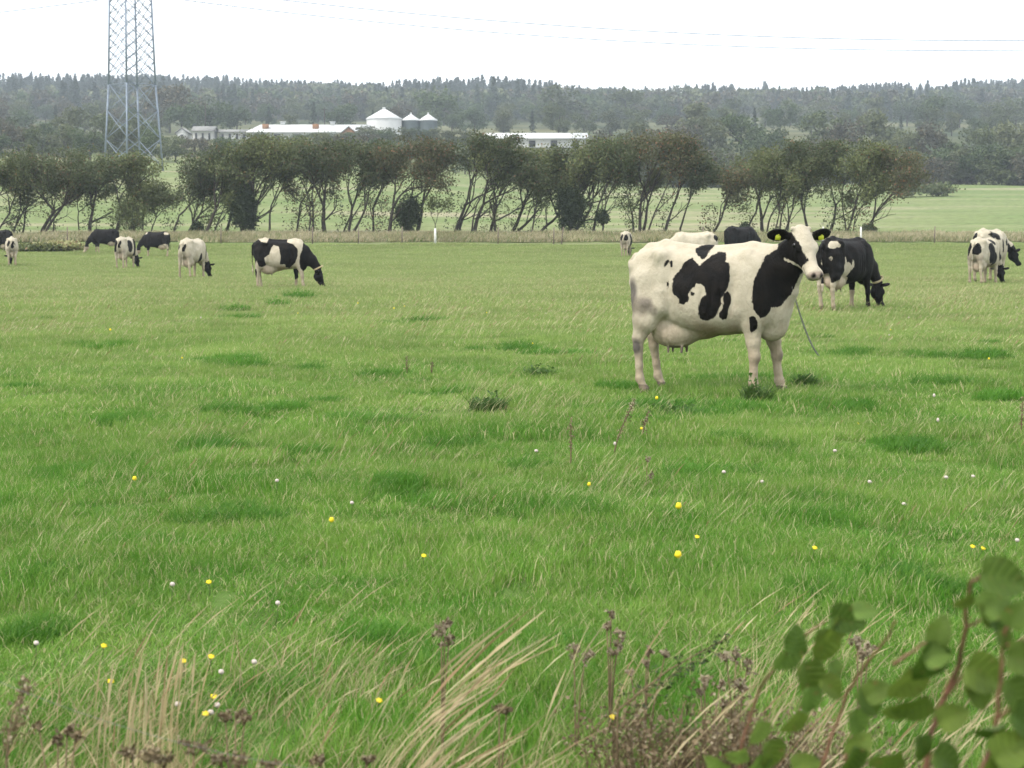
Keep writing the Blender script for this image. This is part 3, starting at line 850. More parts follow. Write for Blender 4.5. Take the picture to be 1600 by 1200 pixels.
def ear_mask(Hh):
    return (np.abs(Hh[:, 1]) > .115) & (np.abs(Hh[:, 1]) < .36) & (Hh[:, 0] > -.12) & (Hh[:, 0] < .11) & (Hh[:, 2] > -.22) & (Hh[:, 2] < .05)
M_eye = simple("eye", (.006, .005, .005), rough=.12, var=.1, spec=.6)
M_tag = simple("yellow_tag", (.62, .66, .05), rough=.45, var=.12, scale=40)
M_collar = simple("pale_collar", (.42, .34, .20), rough=.8, var=.2, scale=30)
M_steel = simple("galvanised_chain", (.20, .20, .20), rough=.5, var=.3, scale=30, metal=.5)

def finish_cow(V, Fs, tint, coat, loc, rz, scale, label, group=None, smooth_it=1):
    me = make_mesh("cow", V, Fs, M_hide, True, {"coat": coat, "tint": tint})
    o = link("cow", me, None, loc, (0, 0, rz))
    o.scale = (scale,) * 3
    tag(o, label, "cow", group)
    return o

Z1 = lambda q: [((940 + a / 3.3333 - 1105) / 162.5, (617 - (330 + b / 3.3333)) / 162.5) for a, b in q]
MAIN_POLY = [
    Z1([(362, 385), (365, 360), (385, 330), (400, 320), (415, 285), (445, 255), (465, 250), (480, 270), (497, 290), (520, 270), (560, 240), (600, 220), (632, 222), (630, 250), (622, 268), (640, 275), (643, 330), (640, 370), (628, 410), (613, 430), (598, 460), (600, 480), (590, 505), (575, 545), (555, 565), (525, 572), (500, 560), (490, 535), (492, 490), (500, 460), (515, 445), (525, 435), (520, 405), (505, 385), (480, 380), (470, 400), (450, 415), (440, 440), (445, 455), (435, 480), (415, 490), (392, 487), (395, 460), (370, 440), (362, 420)]),
    Z1([(612, 430), (630, 418), (648, 430), (653, 460), (640, 500), (635, 530), (630, 560), (610, 565), (590, 555), (590, 530), (605, 510), (612, 480), (606, 455)]),
    Z1([(487, 205), (520, 190), (560, 180), (580, 170), (585, 190), (545, 225), (530, 250), (510, 258), (495, 240), (485, 225)]),
    Z1([(320, 300), (330, 270), (350, 255), (348, 275), (335, 290), (322, 303)]),
    Z1([(355, 268), (367, 268), (363, 297), (354, 302)]),
    Z1([(335, 375), (345, 368), (348, 390), (341, 417), (335, 412)]),
    Z1([(450, 425), (460, 420), (468, 430), (464, 445), (452, 446)]),
    Z1([(890, 175), (878, 205), (850, 222), (820, 240), (800, 280), (775, 320), (760, 360), (750, 420), (748, 470), (760, 510), (775, 530), (795, 552), (820, 545), (840, 520), (850, 500), (880, 500), (905, 490), (925, 460), (945, 440), (960, 410), (985, 348), (1010, 310), (1030, 250), (980, 170), (930, 150)]),
    Z1([(742, 550), (755, 540), (770, 550), (782, 575), (782, 610), (765, 620), (755, 635), (745, 610), (740, 580)])]

def main_cow():
    phi = R(-23)
    yaw, pit = R(19), R(53)
    a = np.array([math.cos(pit) * math.sin(yaw), -math.cos(pit) * math.cos(yaw), -math.sin(pit)])
    c, s = math.cos(-phi), math.sin(-phi)
    fl = np.array([a[0] * c - a[1] * s, a[0] * s + a[1] * c, a[2]])
    pose = dict(neck=[(.45, 0, 1.14, .17, .26), (.62, -.01, 1.16, .13, .25), (.77, -.05, 1.27, .105, .18), (.90, -.09, 1.40, .09, .14), (.95, -.12, 1.48, .085, .10)],
                dewlap=[(.86, -.08, 1.20, .06, .09), (.79, -.04, 1.02, .055, .10), (.72, 0, .84, .07, .10)],
                poll=(.955, -.13, 1.61), fwd=fl, ears=(.0, -.01), xmax=1.35, zs=.982,
                legs=[(.0, -.02), (.07, .05), (-.02, -.01), (.14, .06)], tail=(.06, .10))
    V, Fs, P0, M = build_cow(pose, .0125)
    # two light smoothing passes are left out: the field is already smooth
    coat = np.full(len(V), -1.0)
    Xw = V[:, 0] * math.cos(phi) - V[:, 1] * math.sin(phi)
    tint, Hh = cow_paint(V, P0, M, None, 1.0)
    low0 = Hh[:, 2] + .232 - np.clip(Hh[:, 0] - .14, 0, 1) * .38
    near = np.clip((V[:, 1] - .03) / .02, 0, 10) * .02
    rad = np.sqrt(Hh[:, 0] ** 2 + Hh[:, 1] ** 2)
    head = ((Hh[:, 0] > -.075) & (Hh[:, 2] > np.where(Hh[:, 0] > .06, -.27, -.20)) & (Hh[:, 2] < .12) & (Hh[:, 0] < .6) & (np.abs(Hh[:, 1]) < .14 )) & ((low0 > -.026) | ((Hh[:, 0] > .36) & (Hh[:, 2] > -.19))) | ear_mask(Hh)
    for i, p in enumerate(MAIN_POLY):
        coat = np.maximum(coat, seg_sd(Xw, V[:, 2], p) - near)
    far = blob_sd(V, [((.86, .12, 1.05), (.16, .12, .24)), ((.3, .33, 1.1), (.26, .2, .2)), ((-.2, .36, .95), (.2, .2, .22)), ((.6, .22, 1.15), (.17, .2, .3))])
    coat = np.maximum(coat, np.where(V[:, 1] > .03, far, -1))
    # face: white blaze, black cheeks, white muzzle and jaw rim, black ears
    X_, Y_, Z_ = Hh[:, 0], Hh[:, 1], Hh[:, 2]
    poly = [(-.10, -.052), (-.02, -.092), (.05, -.088), (.12, -.086), (.20, -.072), (.28, -.048), (.335, -.034), (.352, -.06), (.345, -.16), (-.1, -.16)]
    ck = seg_sd(X_, Y_, poly)
    low = Z_ + .232 - np.clip(X_ - .14, 0, 1) * .38
    ck = np.where(X_ < .27, np.minimum(ck, low), np.minimum(ck, low))
    poly2 = [(.02, .105), (.12, .10), (.22, .095), (.30, .09), (.30, .2), (.02, .2)]
    ck2 = np.minimum(seg_sd(X_, Y_, poly2), Z_ + .14)
    face = np.maximum(ck, ck2)
    em = ear_mask(Hh)
    face = np.where((np.abs(Y_) < .11) & (X_ < .015) & (Z_ > -.06), -.03, face)
    face = np.where(em, .03, face)
    coat = np.where(head, face, coat)
    # dark hock and knee marks
    def spot(p, r, col, w=1.0):
        nonlocal tint
        q = np.clip((1.25 - np.sqrt((((V - np.array(p)) / np.array(r)) ** 2).sum(1))) * 1.6, 0, 1)[:, None] * w
        tint = tint * (1 - q) + np.array(col) * q
    spot((-.64, -.22, .44), (.06, .06, .09), (.10, .09, .08))
    spot((.575, -.17, .33), (.04, .05, .045), (.13, .09, .07), .85)
    spot((.69, .18, .36), (.03, .05, .05), (.16, .13, .11), .8)
    spot((-.60, .2, .50), (.1, .07, .1), (.24, .19, .15), .7)
    spot((-.69, -.22, .96), (.07, .12, .15), (.10, .09, .085), .9)
    spot((-.52, -.26, .86), (.07, .10, .06), (.15, .13, .11), .8)
    spot((-.45, -.26, .80), (.05, .08, .05), (.14, .12, .10), .6)
    spot((-.56, -.24, .84), (.10, .10, .09), (.20, .17, .14), .7)
    x, y, z = at(1105, 16.0)
    o = finish_cow(V, Fs, tint, coat, (x, y, z), phi, 1.0, "large white cow with black patches standing alert, face turned to viewer")
    W = lambda p: Vector(P0 + M.T @ (np.array(p, float) * HS))
    for s_ in (-1, 1):
        b = MB()
        for i in range(1, 8):
            pass
        th = np.linspace(0, math.pi, 9); ph = np.arange(14) / 14 * 2 * math.pi
        VV = np.array([(math.sin(t) * math.cos(p), math.sin(t) * math.sin(p), math.cos(t)) for t in th for p in ph]) * .0215
        b.add(VV, [(i * 14 + j, (i + 1) * 14 + j, (i + 1) * 14 + (j + 1) % 14, i * 14 + (j + 1) % 14) for i in range(8) for j in range(14)])
        b.build("eye", M_eye, o, True, tuple(W((.165, s_ * .101, -.060))))
        # ear tag: a small trapezoid plate on a button
        e = MB()
        X2 = M[0]; Yh = M[1]; Zh = M[2]
        n_ = X2 * .45 + Zh * .35 + Yh * (-s_) * 0.0; n_ /= np.linalg.norm(n_)
        n_ = np.array([n_[0], n_[1], n_[2] * .6]); n_ /= np.linalg.norm(n_)
        up = np.array([0, 0, 1.0]); up -= n_ * up.dot(n_); up /= np.linalg.norm(up)
        rt = np.cross(up, n_)
        ctr = np.array(W((.035, s_ * .205, -.115))) + n_ * .022
        prof = [(-.012, .030), (.012, .030), (.028, .004), (.026, -.028), (-.026, -.028), (-.028, .004)]
        tl = .10 * s_
        VV = [ctr + rt * (a_ * math.cos(tl) - b_ * math.sin(tl)) + up * (a_ * math.sin(tl) + b_ * math.cos(tl)) + n_ * d_ for d_ in (-.002, .002) for a_, b_ in prof]
        e.add(VV, [(5, 4, 3, 2, 1, 0), (6, 7, 8, 9, 10, 11)] + [(i, (i + 1) % 6, 6 + (i + 1) % 6, 6 + i) for i in range(6)])
        e.tube([ctr + up * .022 - n_ * .02, ctr + up * .022 + n_ * .008], .008, 8)
        e.build("ear_tag", M_tag, o)
    # thin dark neck strap that carries the tether
    return o, P0, M

main, MP0, MM = main_cow()

def other_cow(u, v, rz, scale, pose, paint, label, h=.026, depth=None, dirt_shade=1.0):
    V, Fs, P0, M = build_cow(pose, h)
    tint, Hh = cow_paint(V, P0, M, None, dirt_shade)
    coat = paint(V, Hh)
    x, y, z = at(u, depth) if depth else hit(u, v)
    o = finish_cow(V, Fs, tint, coat, (x, y, z), R(rz), scale, label, "black and white cows grazing across the pasture")
    return o, V, P0, M

HERD = "grazing"
def head_black(Hh, blaze=.02):
    hd = (Hh[:, 0] > -.12) & (Hh[:, 0] < .6) & (Hh[:, 2] > -.28) & (np.abs(Hh[:, 1]) < .15) | ear_mask(Hh)
    return np.where(hd, np.where(ear_mask(Hh), .03, np.minimum(np.maximum(np.abs(Hh[:, 1]) - blaze, -Hh[:, 2] - .09), .47 - Hh[:, 0])), -1)

# -- grazing cow with chessboard flanks, left middle distance
ZC = lambda q: [((380 + a / 10 - 437.5) / 48.5, (451.5 - (360 + b / 10)) / 48.5) for a, b in q]
PB = [ZC([(140, 300), (145, 250), (200, 180), (270, 195), (330, 245), (410, 260), (430, 200), (480, 170), (600, 170), (700, 170), (690, 250), (780, 280), (840, 350), (835, 450), (800, 540), (720, 615), (665, 600), (660, 560), (585, 560), (600, 460), (575, 310), (500, 290), (470, 330), (440, 420), (370, 470), (390, 570), (340, 600), (290, 590), (260, 500), (240, 560), (220, 640), (190, 560), (140, 400)]),
      ZC([(915, 250), (1000, 300), (1120, 500), (1190, 640), (1340, 660), (1340, 900), (1060, 850), (940, 680), (910, 660), (870, 610), (860, 520), (870, 430), (900, 360)])]
def paint_b(V, Hh):
    c = np.full(len(V), -1.0)
    for p in PB: c = np.maximum(c, seg_sd(V[:, 0], V[:, 2], p))
    leg = blob_sd(V, [((.5, .17, .52), (.14, .12, .22)), ((-.70, -.17, .5), (.08, .1, .14))])
    c = np.maximum(c, leg)
    return np.maximum(c, head_black(Hh, .018))
cb, Vb, Pb, Mb = other_cow(437, 452, 6, 1.0, dict(graze(-.02, .30), legs=[(-.02, 0), (.08, .02), (.16, 0), (-.06, 0)]), paint_b,
    "cow with white blaze and broad black saddle, grazing to the right, pale collar", .022)
def collar(o, pose_pts, r, wid=.022):
    b = MB(); ctr, ax, a_, b_ = pose_pts
    ax = np.array(ax, float); ax /= np.linalg.norm(ax)
    S = np.array([0, 1.0, 0]); S -= ax * S.dot(ax); S /= np.linalg.norm(S); U = np.cross(ax, S)
    th = np.linspace(0, 2 * math.pi, 25)[:-1]
    VV = []
    for k in (-1, 1):
        for rr in (0, .012):
            for t in th: VV.append(np.array(ctr) + ax * wid * k + S * math.cos(t) * (a_ + rr) + U * math.sin(t) * (b_ + rr))
    n = 24; Fq = []
    for i in range(n):
        j = (i + 1) % n
        Fq += [(n + i, n + j, 3 * n + j, 3 * n + i), (i, 2 * n + i, 2 * n + j, j), (i, j, n + j, n + i), (2 * n + i, 3 * n + i, 3 * n + j, 2 * n + j)]
    b.add(VV, Fq)
    return b.build("collar", M_collar, o)
collar(cb, ((1.13, -.02, .62), (.40, 0, -.80), .098, .140), 0)

# -- black cow behind the large one, grazing to the right
def paint_c(V, Hh):
    x, y, z = V.T
    black = np.minimum(.5, np.where(z > 0, .2, 0))
    c = np.full(len(V), .3)
    def white(bl):
        nonlocal c
        c = np.minimum(c, -blob_sd(V, bl))
    legs = np.where((x < 0) & (z < .66), z - .60 + np.abs(x + .5) * .1, 1)
    c = np.minimum(c, legs)
    c = np.minimum(c, np.where((x > .3) & (x < .9) & (z < .45) & (y > 0), z - .42, 1))
    white([((-.40, 0, .62), (.36, .30, .22)), ((-.30, -.28, .80), (.12, .22, .20)), ((-.16, -.30, .93), (.04, .16, .12)), ((-.34, -.30, .98), (.035, .16, .12)), ((-.62, -.16, 1.36), (.18, .10, .10)), ((-.86, -.07, .95), (.08, .03, .12)), ((-.72, -.26, 1.0), (.06, .08, .10))])
    return c
cc, Vc, Pc, Mc = other_cow(1318, 487, 44, 1.03, dict(graze(-.03, .30), legs=[(.02, 0), (.06, -.02), (.10, 0), (-.04, .0)], udder=1.05, tail=(0, -.03)), paint_c,
    "mostly black cow with white udder, grazing just right of the large cow's head", .018)
collar(cc, ((1.13, -.03, .62), (.40, 0, -.80), .098, .140), 0)

def rear_paint(kind):
    def f(V, Hh):
        x, y, z = V.T
        B = {
         'w': [((-.80, -.11, 1.12), (.14, .075, .17)), ((-.80, .20, 1.15), (.12, .06, .14)), ((.05, -.36, .75), (.10, .15, .22)), ((.65, -.2, 1.0), (.2, .2, .3))],
         'm': [((-.80, .16, 1.05), (.22, .12, .30)), ((-.78, -.10, 1.15), (.15, .07, .22)), ((-.1, -.34, 1.1), (.22, .2, .34)), ((.5, -.2, 1.0), (.25, .2, .4)), ((-.3, .3, 1.2), (.25, .2, .25))],
         's': [((-.80, .18, 1.12), (.20, .10, .24)), ((-.80, -.14, 1.12), (.22, .13, .24)), ((-.86, -.02, .85), (.06, .05, .3)), ((-.05, -.3, 1.02), (.18, .2, .32)), ((.15, -.3, .8), (.14, .2, .22)), ((.2, -.15, 1.32), (.16, .2, .12)), ((.7, -.1, 1.0), (.3, .3, .3))],
         'p': [((-.74, .13, 1.25), (.18, .12, .14)), ((-.25, -.2, 1.36), (.30, .10, .12)), ((-.02, -.28, 1.30), (.12, .14, .14)), ((.22, -.3, 1.0), (.05, .12, .22)), ((.5, -.2, 1.15), (.10, .14, .12)), ((.75, 0, 1.0), (.2, .25, .2))],
         'g': [((-.78, .2, 1.15), (.16, .08, .2)), ((-.80, -.06, 1.05), (.16, .09, .22)), ((-.82, -.2, 1.1), (.12, .06, .2)), ((.2, .33, 1.0), (.3, .2, .25)), ((.7, 0, 1.05), (.3, .3, .3))],
        }[kind]
        c = blob_sd(V, B)
        return np.maximum(c, head_black(Hh, .015))
    return f
def black_paint(white=()):
    def f(V, Hh):
        x, y, z = V.T
        c = np.full(len(V), .3)
        c = np.minimum(c, z - .40)
        c = np.minimum(c, -blob_sd(V, [((-.35, 0, .6), (.3, .3, .16))] + list(white)))
        return c
    return f
G = graze
other_cow(301, 436, 74, 1.02, dict(G(-.05), legs=[(0, -.05), (.05, .06), (.05, 0), (-.08, 0)], fat=1.08, udder=1.15), rear_paint('w'),
    "mostly white cow seen from behind with small black marks by its tail")
other_cow(196, 421, 80, 1.0, dict(G(-.08), legs=[(0, 0), (.05, 0), (.05, 0), (-.08, 0)]), rear_paint('m'),
    "black and white cow seen from behind, standing between the two black grazing cows")
other_cow(246, 402, 172, 0.98, dict(G(.05), legs=[(.1, 0), (-.1, 0), (.08, 0), (-.02, 0)]), black_paint([((-.62, .15, 1.36), (.14, .14, .1)), ((.55, .1, 1.38), (.1, .12, .07)), ((-.55, .2, .6), (.2, .2, .2))]),
    "black cow with a white mark at its tail, grazing to the left")
other_cow(166, 396, 192, 1.0, dict(G(0), legs=[(.0, 0), (.1, 0), (.08, 0), (-.1, 0)]), black_paint(),
    "all black cow grazing to the left in front of the pylon trees")
other_cow(19, 416, 108, .95, dict(G(.05), legs=[(.0, 0), (.1, 0), (.08, 0), (-.1, 0)]), rear_paint('g'),
    "white cow with black head seen from behind at the left edge")
other_cow(0, 402, 165, 1.05, dict(G(0), legs=[(.0, 0), (.1, 0), (.08, 0), (-.1, 0)]), black_paint(),
    "black cow half hidden behind the white one at the left edge")
other_cow(978, 402, 78, 1.0, dict(G(-.05), legs=[(.0, 0), (.1, 0), (.08, 0), (-.1, 0)]), rear_paint('s'),
    "small looking cow seen from behind just left of the large cow's rump")
other_cow(1086, 0, 183, 1.16, dict(G(0), legs=[(.0, 0), (.1, 0), (.08, 0), (-.1, 0)]), rear_paint('p'),
    "white cow with black back patches, only its back showing above the large cow", depth=66)
other_cow(1156, 0, 28, 1.25, dict(G(0), legs=[(.0, 0), (.1, 0), (.08, 0), (-.1, 0)], fat=1.1), black_paint(),
    "black cow showing only its back behind the large cow's shoulders", depth=90)
other_cow(1536, 446, 50, 1.03, dict(G(-.06), legs=[(0, -.06), (.12, .04), (.05, 0), (-.08, 0)], udder=1.25, tail=(0, .03)), rear_paint('s'),
    "cow with a full udder, nearer of the pair at the right edge", .022)
other_cow(1546, 442, 50, 1.22, dict(neck=[(.50, 0, 1.13, .16, .25), (.75, -.06, 1.08, .12, .2), (.98, -.16, .98, .09, .13), (1.08, -.2, .92, .08, .1)], poll=(1.12, -.22, .95), fwd=(.5, -.2, -.8), xmax=1.6, legs=[(0, 0), (.12, 0), (.05, 0), (-.08, 0)]), rear_paint('p'),
    "taller spotted cow, farther of the pair at the right edge", .022, depth=56)

# -- tether chain from the large cow's neck down to the grass
def tether():
    a = np.array(P(1238, 450, 15.55)); b = np.array(hit(1282, 556)) - np.array([0, 0, .02])
    L = np.linalg.norm(b - a); n = int(L / .050); m = MB()
    org = (a + b) / 2
    for i in range(n):
        t = i / n
        c = a + (b - a) * t + np.array([0, 0, -.30 * 4 * t * (1 - t) * .35]) - org
        d = (b - a) / L + np.array([0, 0, -.30 * 4 * (1 - 2 * t) * .35 / L]); d /= np.linalg.norm(d)
        s1 = np.cross(d, (0, 0, 1.0)); s1 /= np.linalg.norm(s1); s2 = np.cross(d, s1)
        s_ = s1 if i % 2 else s2
        pts = [c + d * .031 * math.cos(q) + s_ * .010 * math.sin(q) for q in np.linspace(0, 2 * math.pi, 9)]
        m.tube(pts, .0024, 4, False)
    o = m.build("tether_chain", M_steel, None, True, tuple(org))
    tag(o, "thin steel tether chain running from the large cow's neck down into the grass", "chain")
tether()
# ------------------------------------------------------------------ windblown tree row on the bank
M_bark = simple("grey_bark", (.055, .047, .038), rough=.95, var=.35, scale=3, spec=.1)
M_haw = leafy("hawthorn_leaf", (.054, .072, .027), (.112, .135, .056), (.15, .10, .05), trans=.25, f2=.06, nscale=.25)
M_haw2 = leafy("olive_leaf", (.075, .092, .032), (.155, .178, .064), (.17, .11, .05), trans=.25, f2=.03, nscale=.3)
M_haw3 = leafy("rusty_leaf", (.066, .072, .030), (.128, .128, .058), (.20, .10, .05), trans=.25, f2=.09, nscale=.3)
M_ivy = leafy("dark_bush_leaf", (.022, .036, .012), (.050, .070, .024), None, trans=.2, nscale=.5)

def leaf_cloud(C, n, sig, size, rs, flat=.0, aspect=.6):
    """n little leaf faces round random picks of the points C"""
    k = rs.randint(0, len(C), n)
    Pn = C[k] + rs.randn(n, 3) * np.asarray(sig)
    a = rs.randn(n, 3); a[:, 2] *= (1 - flat); a /= np.linalg.norm(a, axis=1)[:, None]
    b = rs.randn(n, 3); b -= a * (a * b).sum(1)[:, None]; b /= np.linalg.norm(b, axis=1)[:, None]
    s_ = size * (.6 + .8 * rs.rand(n))[:, None]
    a = a * s_; b = b * s_ * aspect
    V = np.stack([Pn - a * .5, Pn + b * .5, Pn + a * .5, Pn - b * .5], 1).reshape(-1, 3)
    Fs = np.arange(n * 4).reshape(n, 4)
    return V, Fs, np.repeat(rs.rand(n), 4)

def grow(mb, p, d, L, r, depth, maxd, rs, wind, pts_out, spread=.75, H=99):
    n = 4; pts = [p.copy()]; dd = d.copy()
    for i in range(n):
        dd = dd + rs.randn(3) * .11 + np.array([wind * .05, 0, .05 if depth < 2 else .02])
        dd /= np.linalg.norm(dd)
        if pts[-1][2] > H * .9: dd[2] *= .35; dd /= np.linalg.norm(dd)
        pts.append(pts[-1] + dd * L / n)
    rr = np.linspace(r, r * .62, n + 1)
    mb.tube(pts, rr, 6 if depth == 0 else 4 if depth < 3 else 3, False)
    if depth >= 1 + (maxd > 3): pts_out.append(np.array(pts[1:] if depth > 2 else pts[3:]))
    if depth == 0 and rs.rand() < .65:      # a low leafy side bough
        e = dd * .5 + np.array([rs.randn() * .8 + .3, rs.randn() * .6, .25]); e /= np.linalg.norm(e)
        grow(mb, np.array(pts[2], float), e, L * .55, r * .45, 2, 3, rs, wind, pts_out, spread, H)
    if depth < maxd:
        k = [3, 3, 3, 3][depth] if depth else 2 + rs.randint(2)
        for i in range(k):
            st = pts[-1] if i < 2 else pts[-2 - rs.randint(0, 2)]
            e = dd + rs.randn(3) * spread * .62 * np.array([1.1, 1, .6]) + np.array([wind * .35, 0, .30])
            e /= np.linalg.norm(e)
            grow(mb, np.array(st, float), e, L * (.74 + .15 * rs.rand()), r * .58, depth + 1, maxd, rs, wind, pts_out, spread, H)

def blown_tree(name, u, y, stems_, H, seed, mat, label, wind=.42, leaves=5200, sprout=0, dens=1.0):
    rs = np.random.RandomState(seed)
    x, y, z = at(u, y)
    t = empty(name, (x, y, z))
    tips = []
    for (dx, lean, rad) in stems_:
        mb = MB()
        p = np.array([dx * y / F, rs.randn() * .25, -.15])
        d = np.array([lean, rs.randn() * .06, 1.0]); d /= np.linalg.norm(d)
        grow(mb, p, d, H * .34, rad * 1.25, 0, 4 if rad > .07 else 3, rs, wind, tips, H=H)
        mb.build("trunk", M_bark, t, True)
    C = np.vstack(tips)
    C = C[C[:, 2] > H * .38] if (C[:, 2] > H * .36).sum() > 20 else C
    n = int(leaves * dens * (0.6 + .4 * len(stems_)))
    V, Fs, r = leaf_cloud(C, n, (.26, .27, .23), .16, rs)
    if sprout:
        m2 = int(sprout); q = np.column_stack([rs.randn(m2) * .45 + stems_[0][0] * y / F, rs.randn(m2) * .4, rs.rand(m2) * H * .45])
        V2, F2, r2 = leaf_cloud(q, m2 * 3, .12, .15, rs)
        Fs = np.vstack([Fs, F2 + len(V)]); V = np.vstack([V, V2]); r = np.concatenate([r, r2])
    link("crown", make_mesh("crown", V, Fs, mat, False, {"rnd": r}), t)
    tag(t, label, "tree", "windblown trees along the field bank")
    return t

def bush(name, u, y, w, h, seed, label, mat=None, leaves=3500, size=.15, cat="bush", group="bushes under the tree row", zoff=0):
    rs = np.random.RandomState(seed)
    x, y, z = at(u, y)
    t = empty(name, (x, y, z + zoff))
    mb = MB(); tips = []
    for i in range(6):
        a = rs.rand() * 6.28
        e = np.array([math.cos(a) * w * .42, math.sin(a) * w * .3, h * (.65 + .3 * rs.rand())])
        pts = [np.array([0, 0, -.1]) + e * q + rs.randn(3) * .04 * (q > 0) for q in np.linspace(0, 1, 5)]
        mb.tube(pts, np.linspace(.035, .01, 5), 4, False)
    mb.build("stem", M_bark, t)
    q = rs.randn(60, 3); q /= np.linalg.norm(q, axis=1)[:, None]; q *= (.45 + .55 * rs.rand(60))[:, None]
    C = q * np.array([w / 2, w / 2.6, h / 2]) * .85 + np.array([0, 0, h * .52])
    C = C[C[:, 2] > .02]
    V, Fs, r = leaf_cloud(C, leaves, (w * .09, w * .08, h * .09), size, rs)
    V[:, 2] = np.maximum(V[:, 2], -.02)
    link("foliage", make_mesh("foliage", V, Fs, mat or M_ivy, False, {"rnd": r}), t)
    tag(t, label, cat, group)
    return t

YR = 124.0
ROW = [ # u, stems (dx px, lean, radius), height, kind, words
 (-14, [(0, .25, .10), (10, .35, .07)], 6.9, 1, "cut by the left edge of the picture"),
 (19, [(0, .12, .075)], 6.6, 0, "slim and nearly straight, above the white cow at the left edge"),
 (32, [(0, .38, .07)], 6.4, 1, "slim leaning one just right of the straight stem near the left edge"),
 (65, [(0, .10, .13), (4, .50, .10)], 7.4, 0, "with a thick trunk forking low, left of the all black cow"),
 (80, [(0, .18, .055)], 6.6, 2, "thin pole beside the thick forked trunk at left"),
 (124, [(0, .18, .05)], 5.6, 1, "thin crooked stem left of the all black cow's head"),
 (140, [(0, .04, .14)], 6.2, 0, "short stout trunk directly behind the all black cow's head"),
 (181, [(0, .16, .13)], 6.2, 1, "broad one in front of the pylon with a leaning trunk"),
 (222, [(0, .0, .06), (-16, -.1, .05), (12, .3, .05)], 4.5, 1, "low and bushy with several thin stems, below the pylon"),
 (268, [(0, .45, .08)], 5.8, 0, "leaning hard right just past the pylon"),
 (292, [(0, .40, .09), (5, .22, .08)], 6.8, 0, "pair of trunks close together right of the pylon"),
 (320, [(0, .62, .12)], 7.2, 0, "long slanting trunk behind the mostly white cow"),
 (334, [(0, .40, .05)], 6.0, 1, "spindly slanting stem left of the ivy clad trunks"),
 (353, [(0, .16, .10)], 7.0, 0, "upright trunk just left of the ivy clad clump"),
 (376, [(0, .12, .13), (8, .42, .12), (16, .2, .10)], 7.6, 1, "cluster of trunks wrapped in a dark bush, left of the chessboard cow"),
 (421, [(0, .22, .075)], 7.2, 1, "solitary thin kinked trunk above the chessboard cow"),
 (462, [(0, .28, .075)], 7.2, 2, "thin trunk at the left end of the rusty crowns"),
 (487, [(0, .10, .09), (-4, .02, .06)], 7.6, 2, "forked trunk under the rusty crowns right of the chessboard cow"),
 (508, [(0, .02, .15)], 7.8, 0, "thick and bolt upright under the barn's left half"),
 (536, [(0, .05, .06), (9, .3, .08)], 7.4, 0, "small pair below the brown barn gable"),
 (549, [(0, .45, .09), (-5, .08, .08)], 7.6, 0, "splayed pair right of the brown barn gable"),
 (583, [(0, .02, .08)], 6.6, 2, "single upright trunk below the big round silo"),
 (607, [(0, .28, .13)], 7.2, 2, "leaning trunk in front of the dark silos"),
 (650, [(0, .30, .13), (-10, .05, .10)], 7.4, 2, "rises out of a dark bush right of the silos"),
 (710, [(0, .36, .12), (6, .25, .08)], 7.6, 0, "leaning one just right of the white post and sapling"),
 (740, [(0, .05, .13), (-5, .1, .06)], 7.8, 0, "dark crowned one at the left end of the second barn"),
 (766, [(0, .18, .10), (9, .02, .09)], 7.6, 1, "twin trunks in front of the second barn's left half"),
 (800, [(0, .42, .12), (4, .72, .09)], 7.4, 1, "strongly slanting fork below the middle of the second barn"),
 (830, [(0, .06, .055)], 6.6, 1, "thin wavy stem between two slanting trunks"),
 (840, [(0, .70, .11)], 7.0, 0, "curved trunk sweeping right below the second barn"),
 (886, [(0, .30, .15), (8, .45, .12), (-10, .3, .08)], 7.8, 1, "heavy dark mass of trunks below the second barn's right end"),
 (926, [(0, .12, .09), (14, .1, .06)], 7.4, 0, "pair of short trunks left of the cow seen behind the big cow"),
 (990, [(0, -.10, .07)], 5.6, 1, "small drooping one above the cow at the big cow's rump"),
 (1000, [(0, .06, .11), (5, .12, .10), (9, .45, .06)], 7.8, 2, "fan of three trunks above the big cow's rump"),
 (1037, [(0, .16, .10)], 7.8, 0, "single trunk above the big cow's hips"),
 (1061, [(0, -.02, .07)], 7.4, 0, "straight slender trunk above the big cow's back"),
 (1110, [(0, .95, .09)], 5.6, 2, "fallen looking low one slanting over the big cow's back"),
 (1164, [(0, .30, .07)], 6.6, 1, "curved stem above the all black cow's back"),
 (1192, [(0, .18, .12), (6, .1, .06)], 6.8, 1, "shaggy trunk just left of the big cow's ear"),
 (1216, [(0, .06, .06), (8, .12, .06), (15, .2, .06), (-6, .0, .05)], 6.9, 1, "spray of thin poles directly over the big cow's head"),
 (1262, [(0, -.02, .09)], 7.4, 0, "upright trunk right of the big cow's head"),
 (1297, [(0, .20, .10)], 7.2, 0, "forked trunk over the black cow at right"),
 (1320, [(0, .40, .075), (2, .1, .05)], 6.8, 1, "slim leaning pair over the black cow at right"),
 (1332, [(0, .28, .045)], 6.0, 1, "thinnest pole near the right end of the row"),
 (1352, [(0, .28, .08), (6, .34, .08)], 7.4, 2, "parallel leaning pair ending the row at right"),
]
for i, (u, st, H, k, words) in enumerate(ROW):
    blown_tree("hawthorn_tree", u, YR + (i * 37 % 11) * .22 - 1, st, H * (.84 + .12 * ((i * 53 % 17) / 16)), 300 + i, [M_haw, M_haw2, M_haw3][k],
               "row tree " + words, leaves=5200, sprout=[0, 130, 160, 0, 110][i % 5])
bush("ivy_bush", 381, 122.8, 2.3, 3.4, 1, "dark ivy clad bush around the trunks left of the chessboard cow", leaves=6500)
bush("bush", 308, 122.5, 1.0, 1.0, 2, "small round dark bush between leaning trunks right of the pylon", leaves=1400)
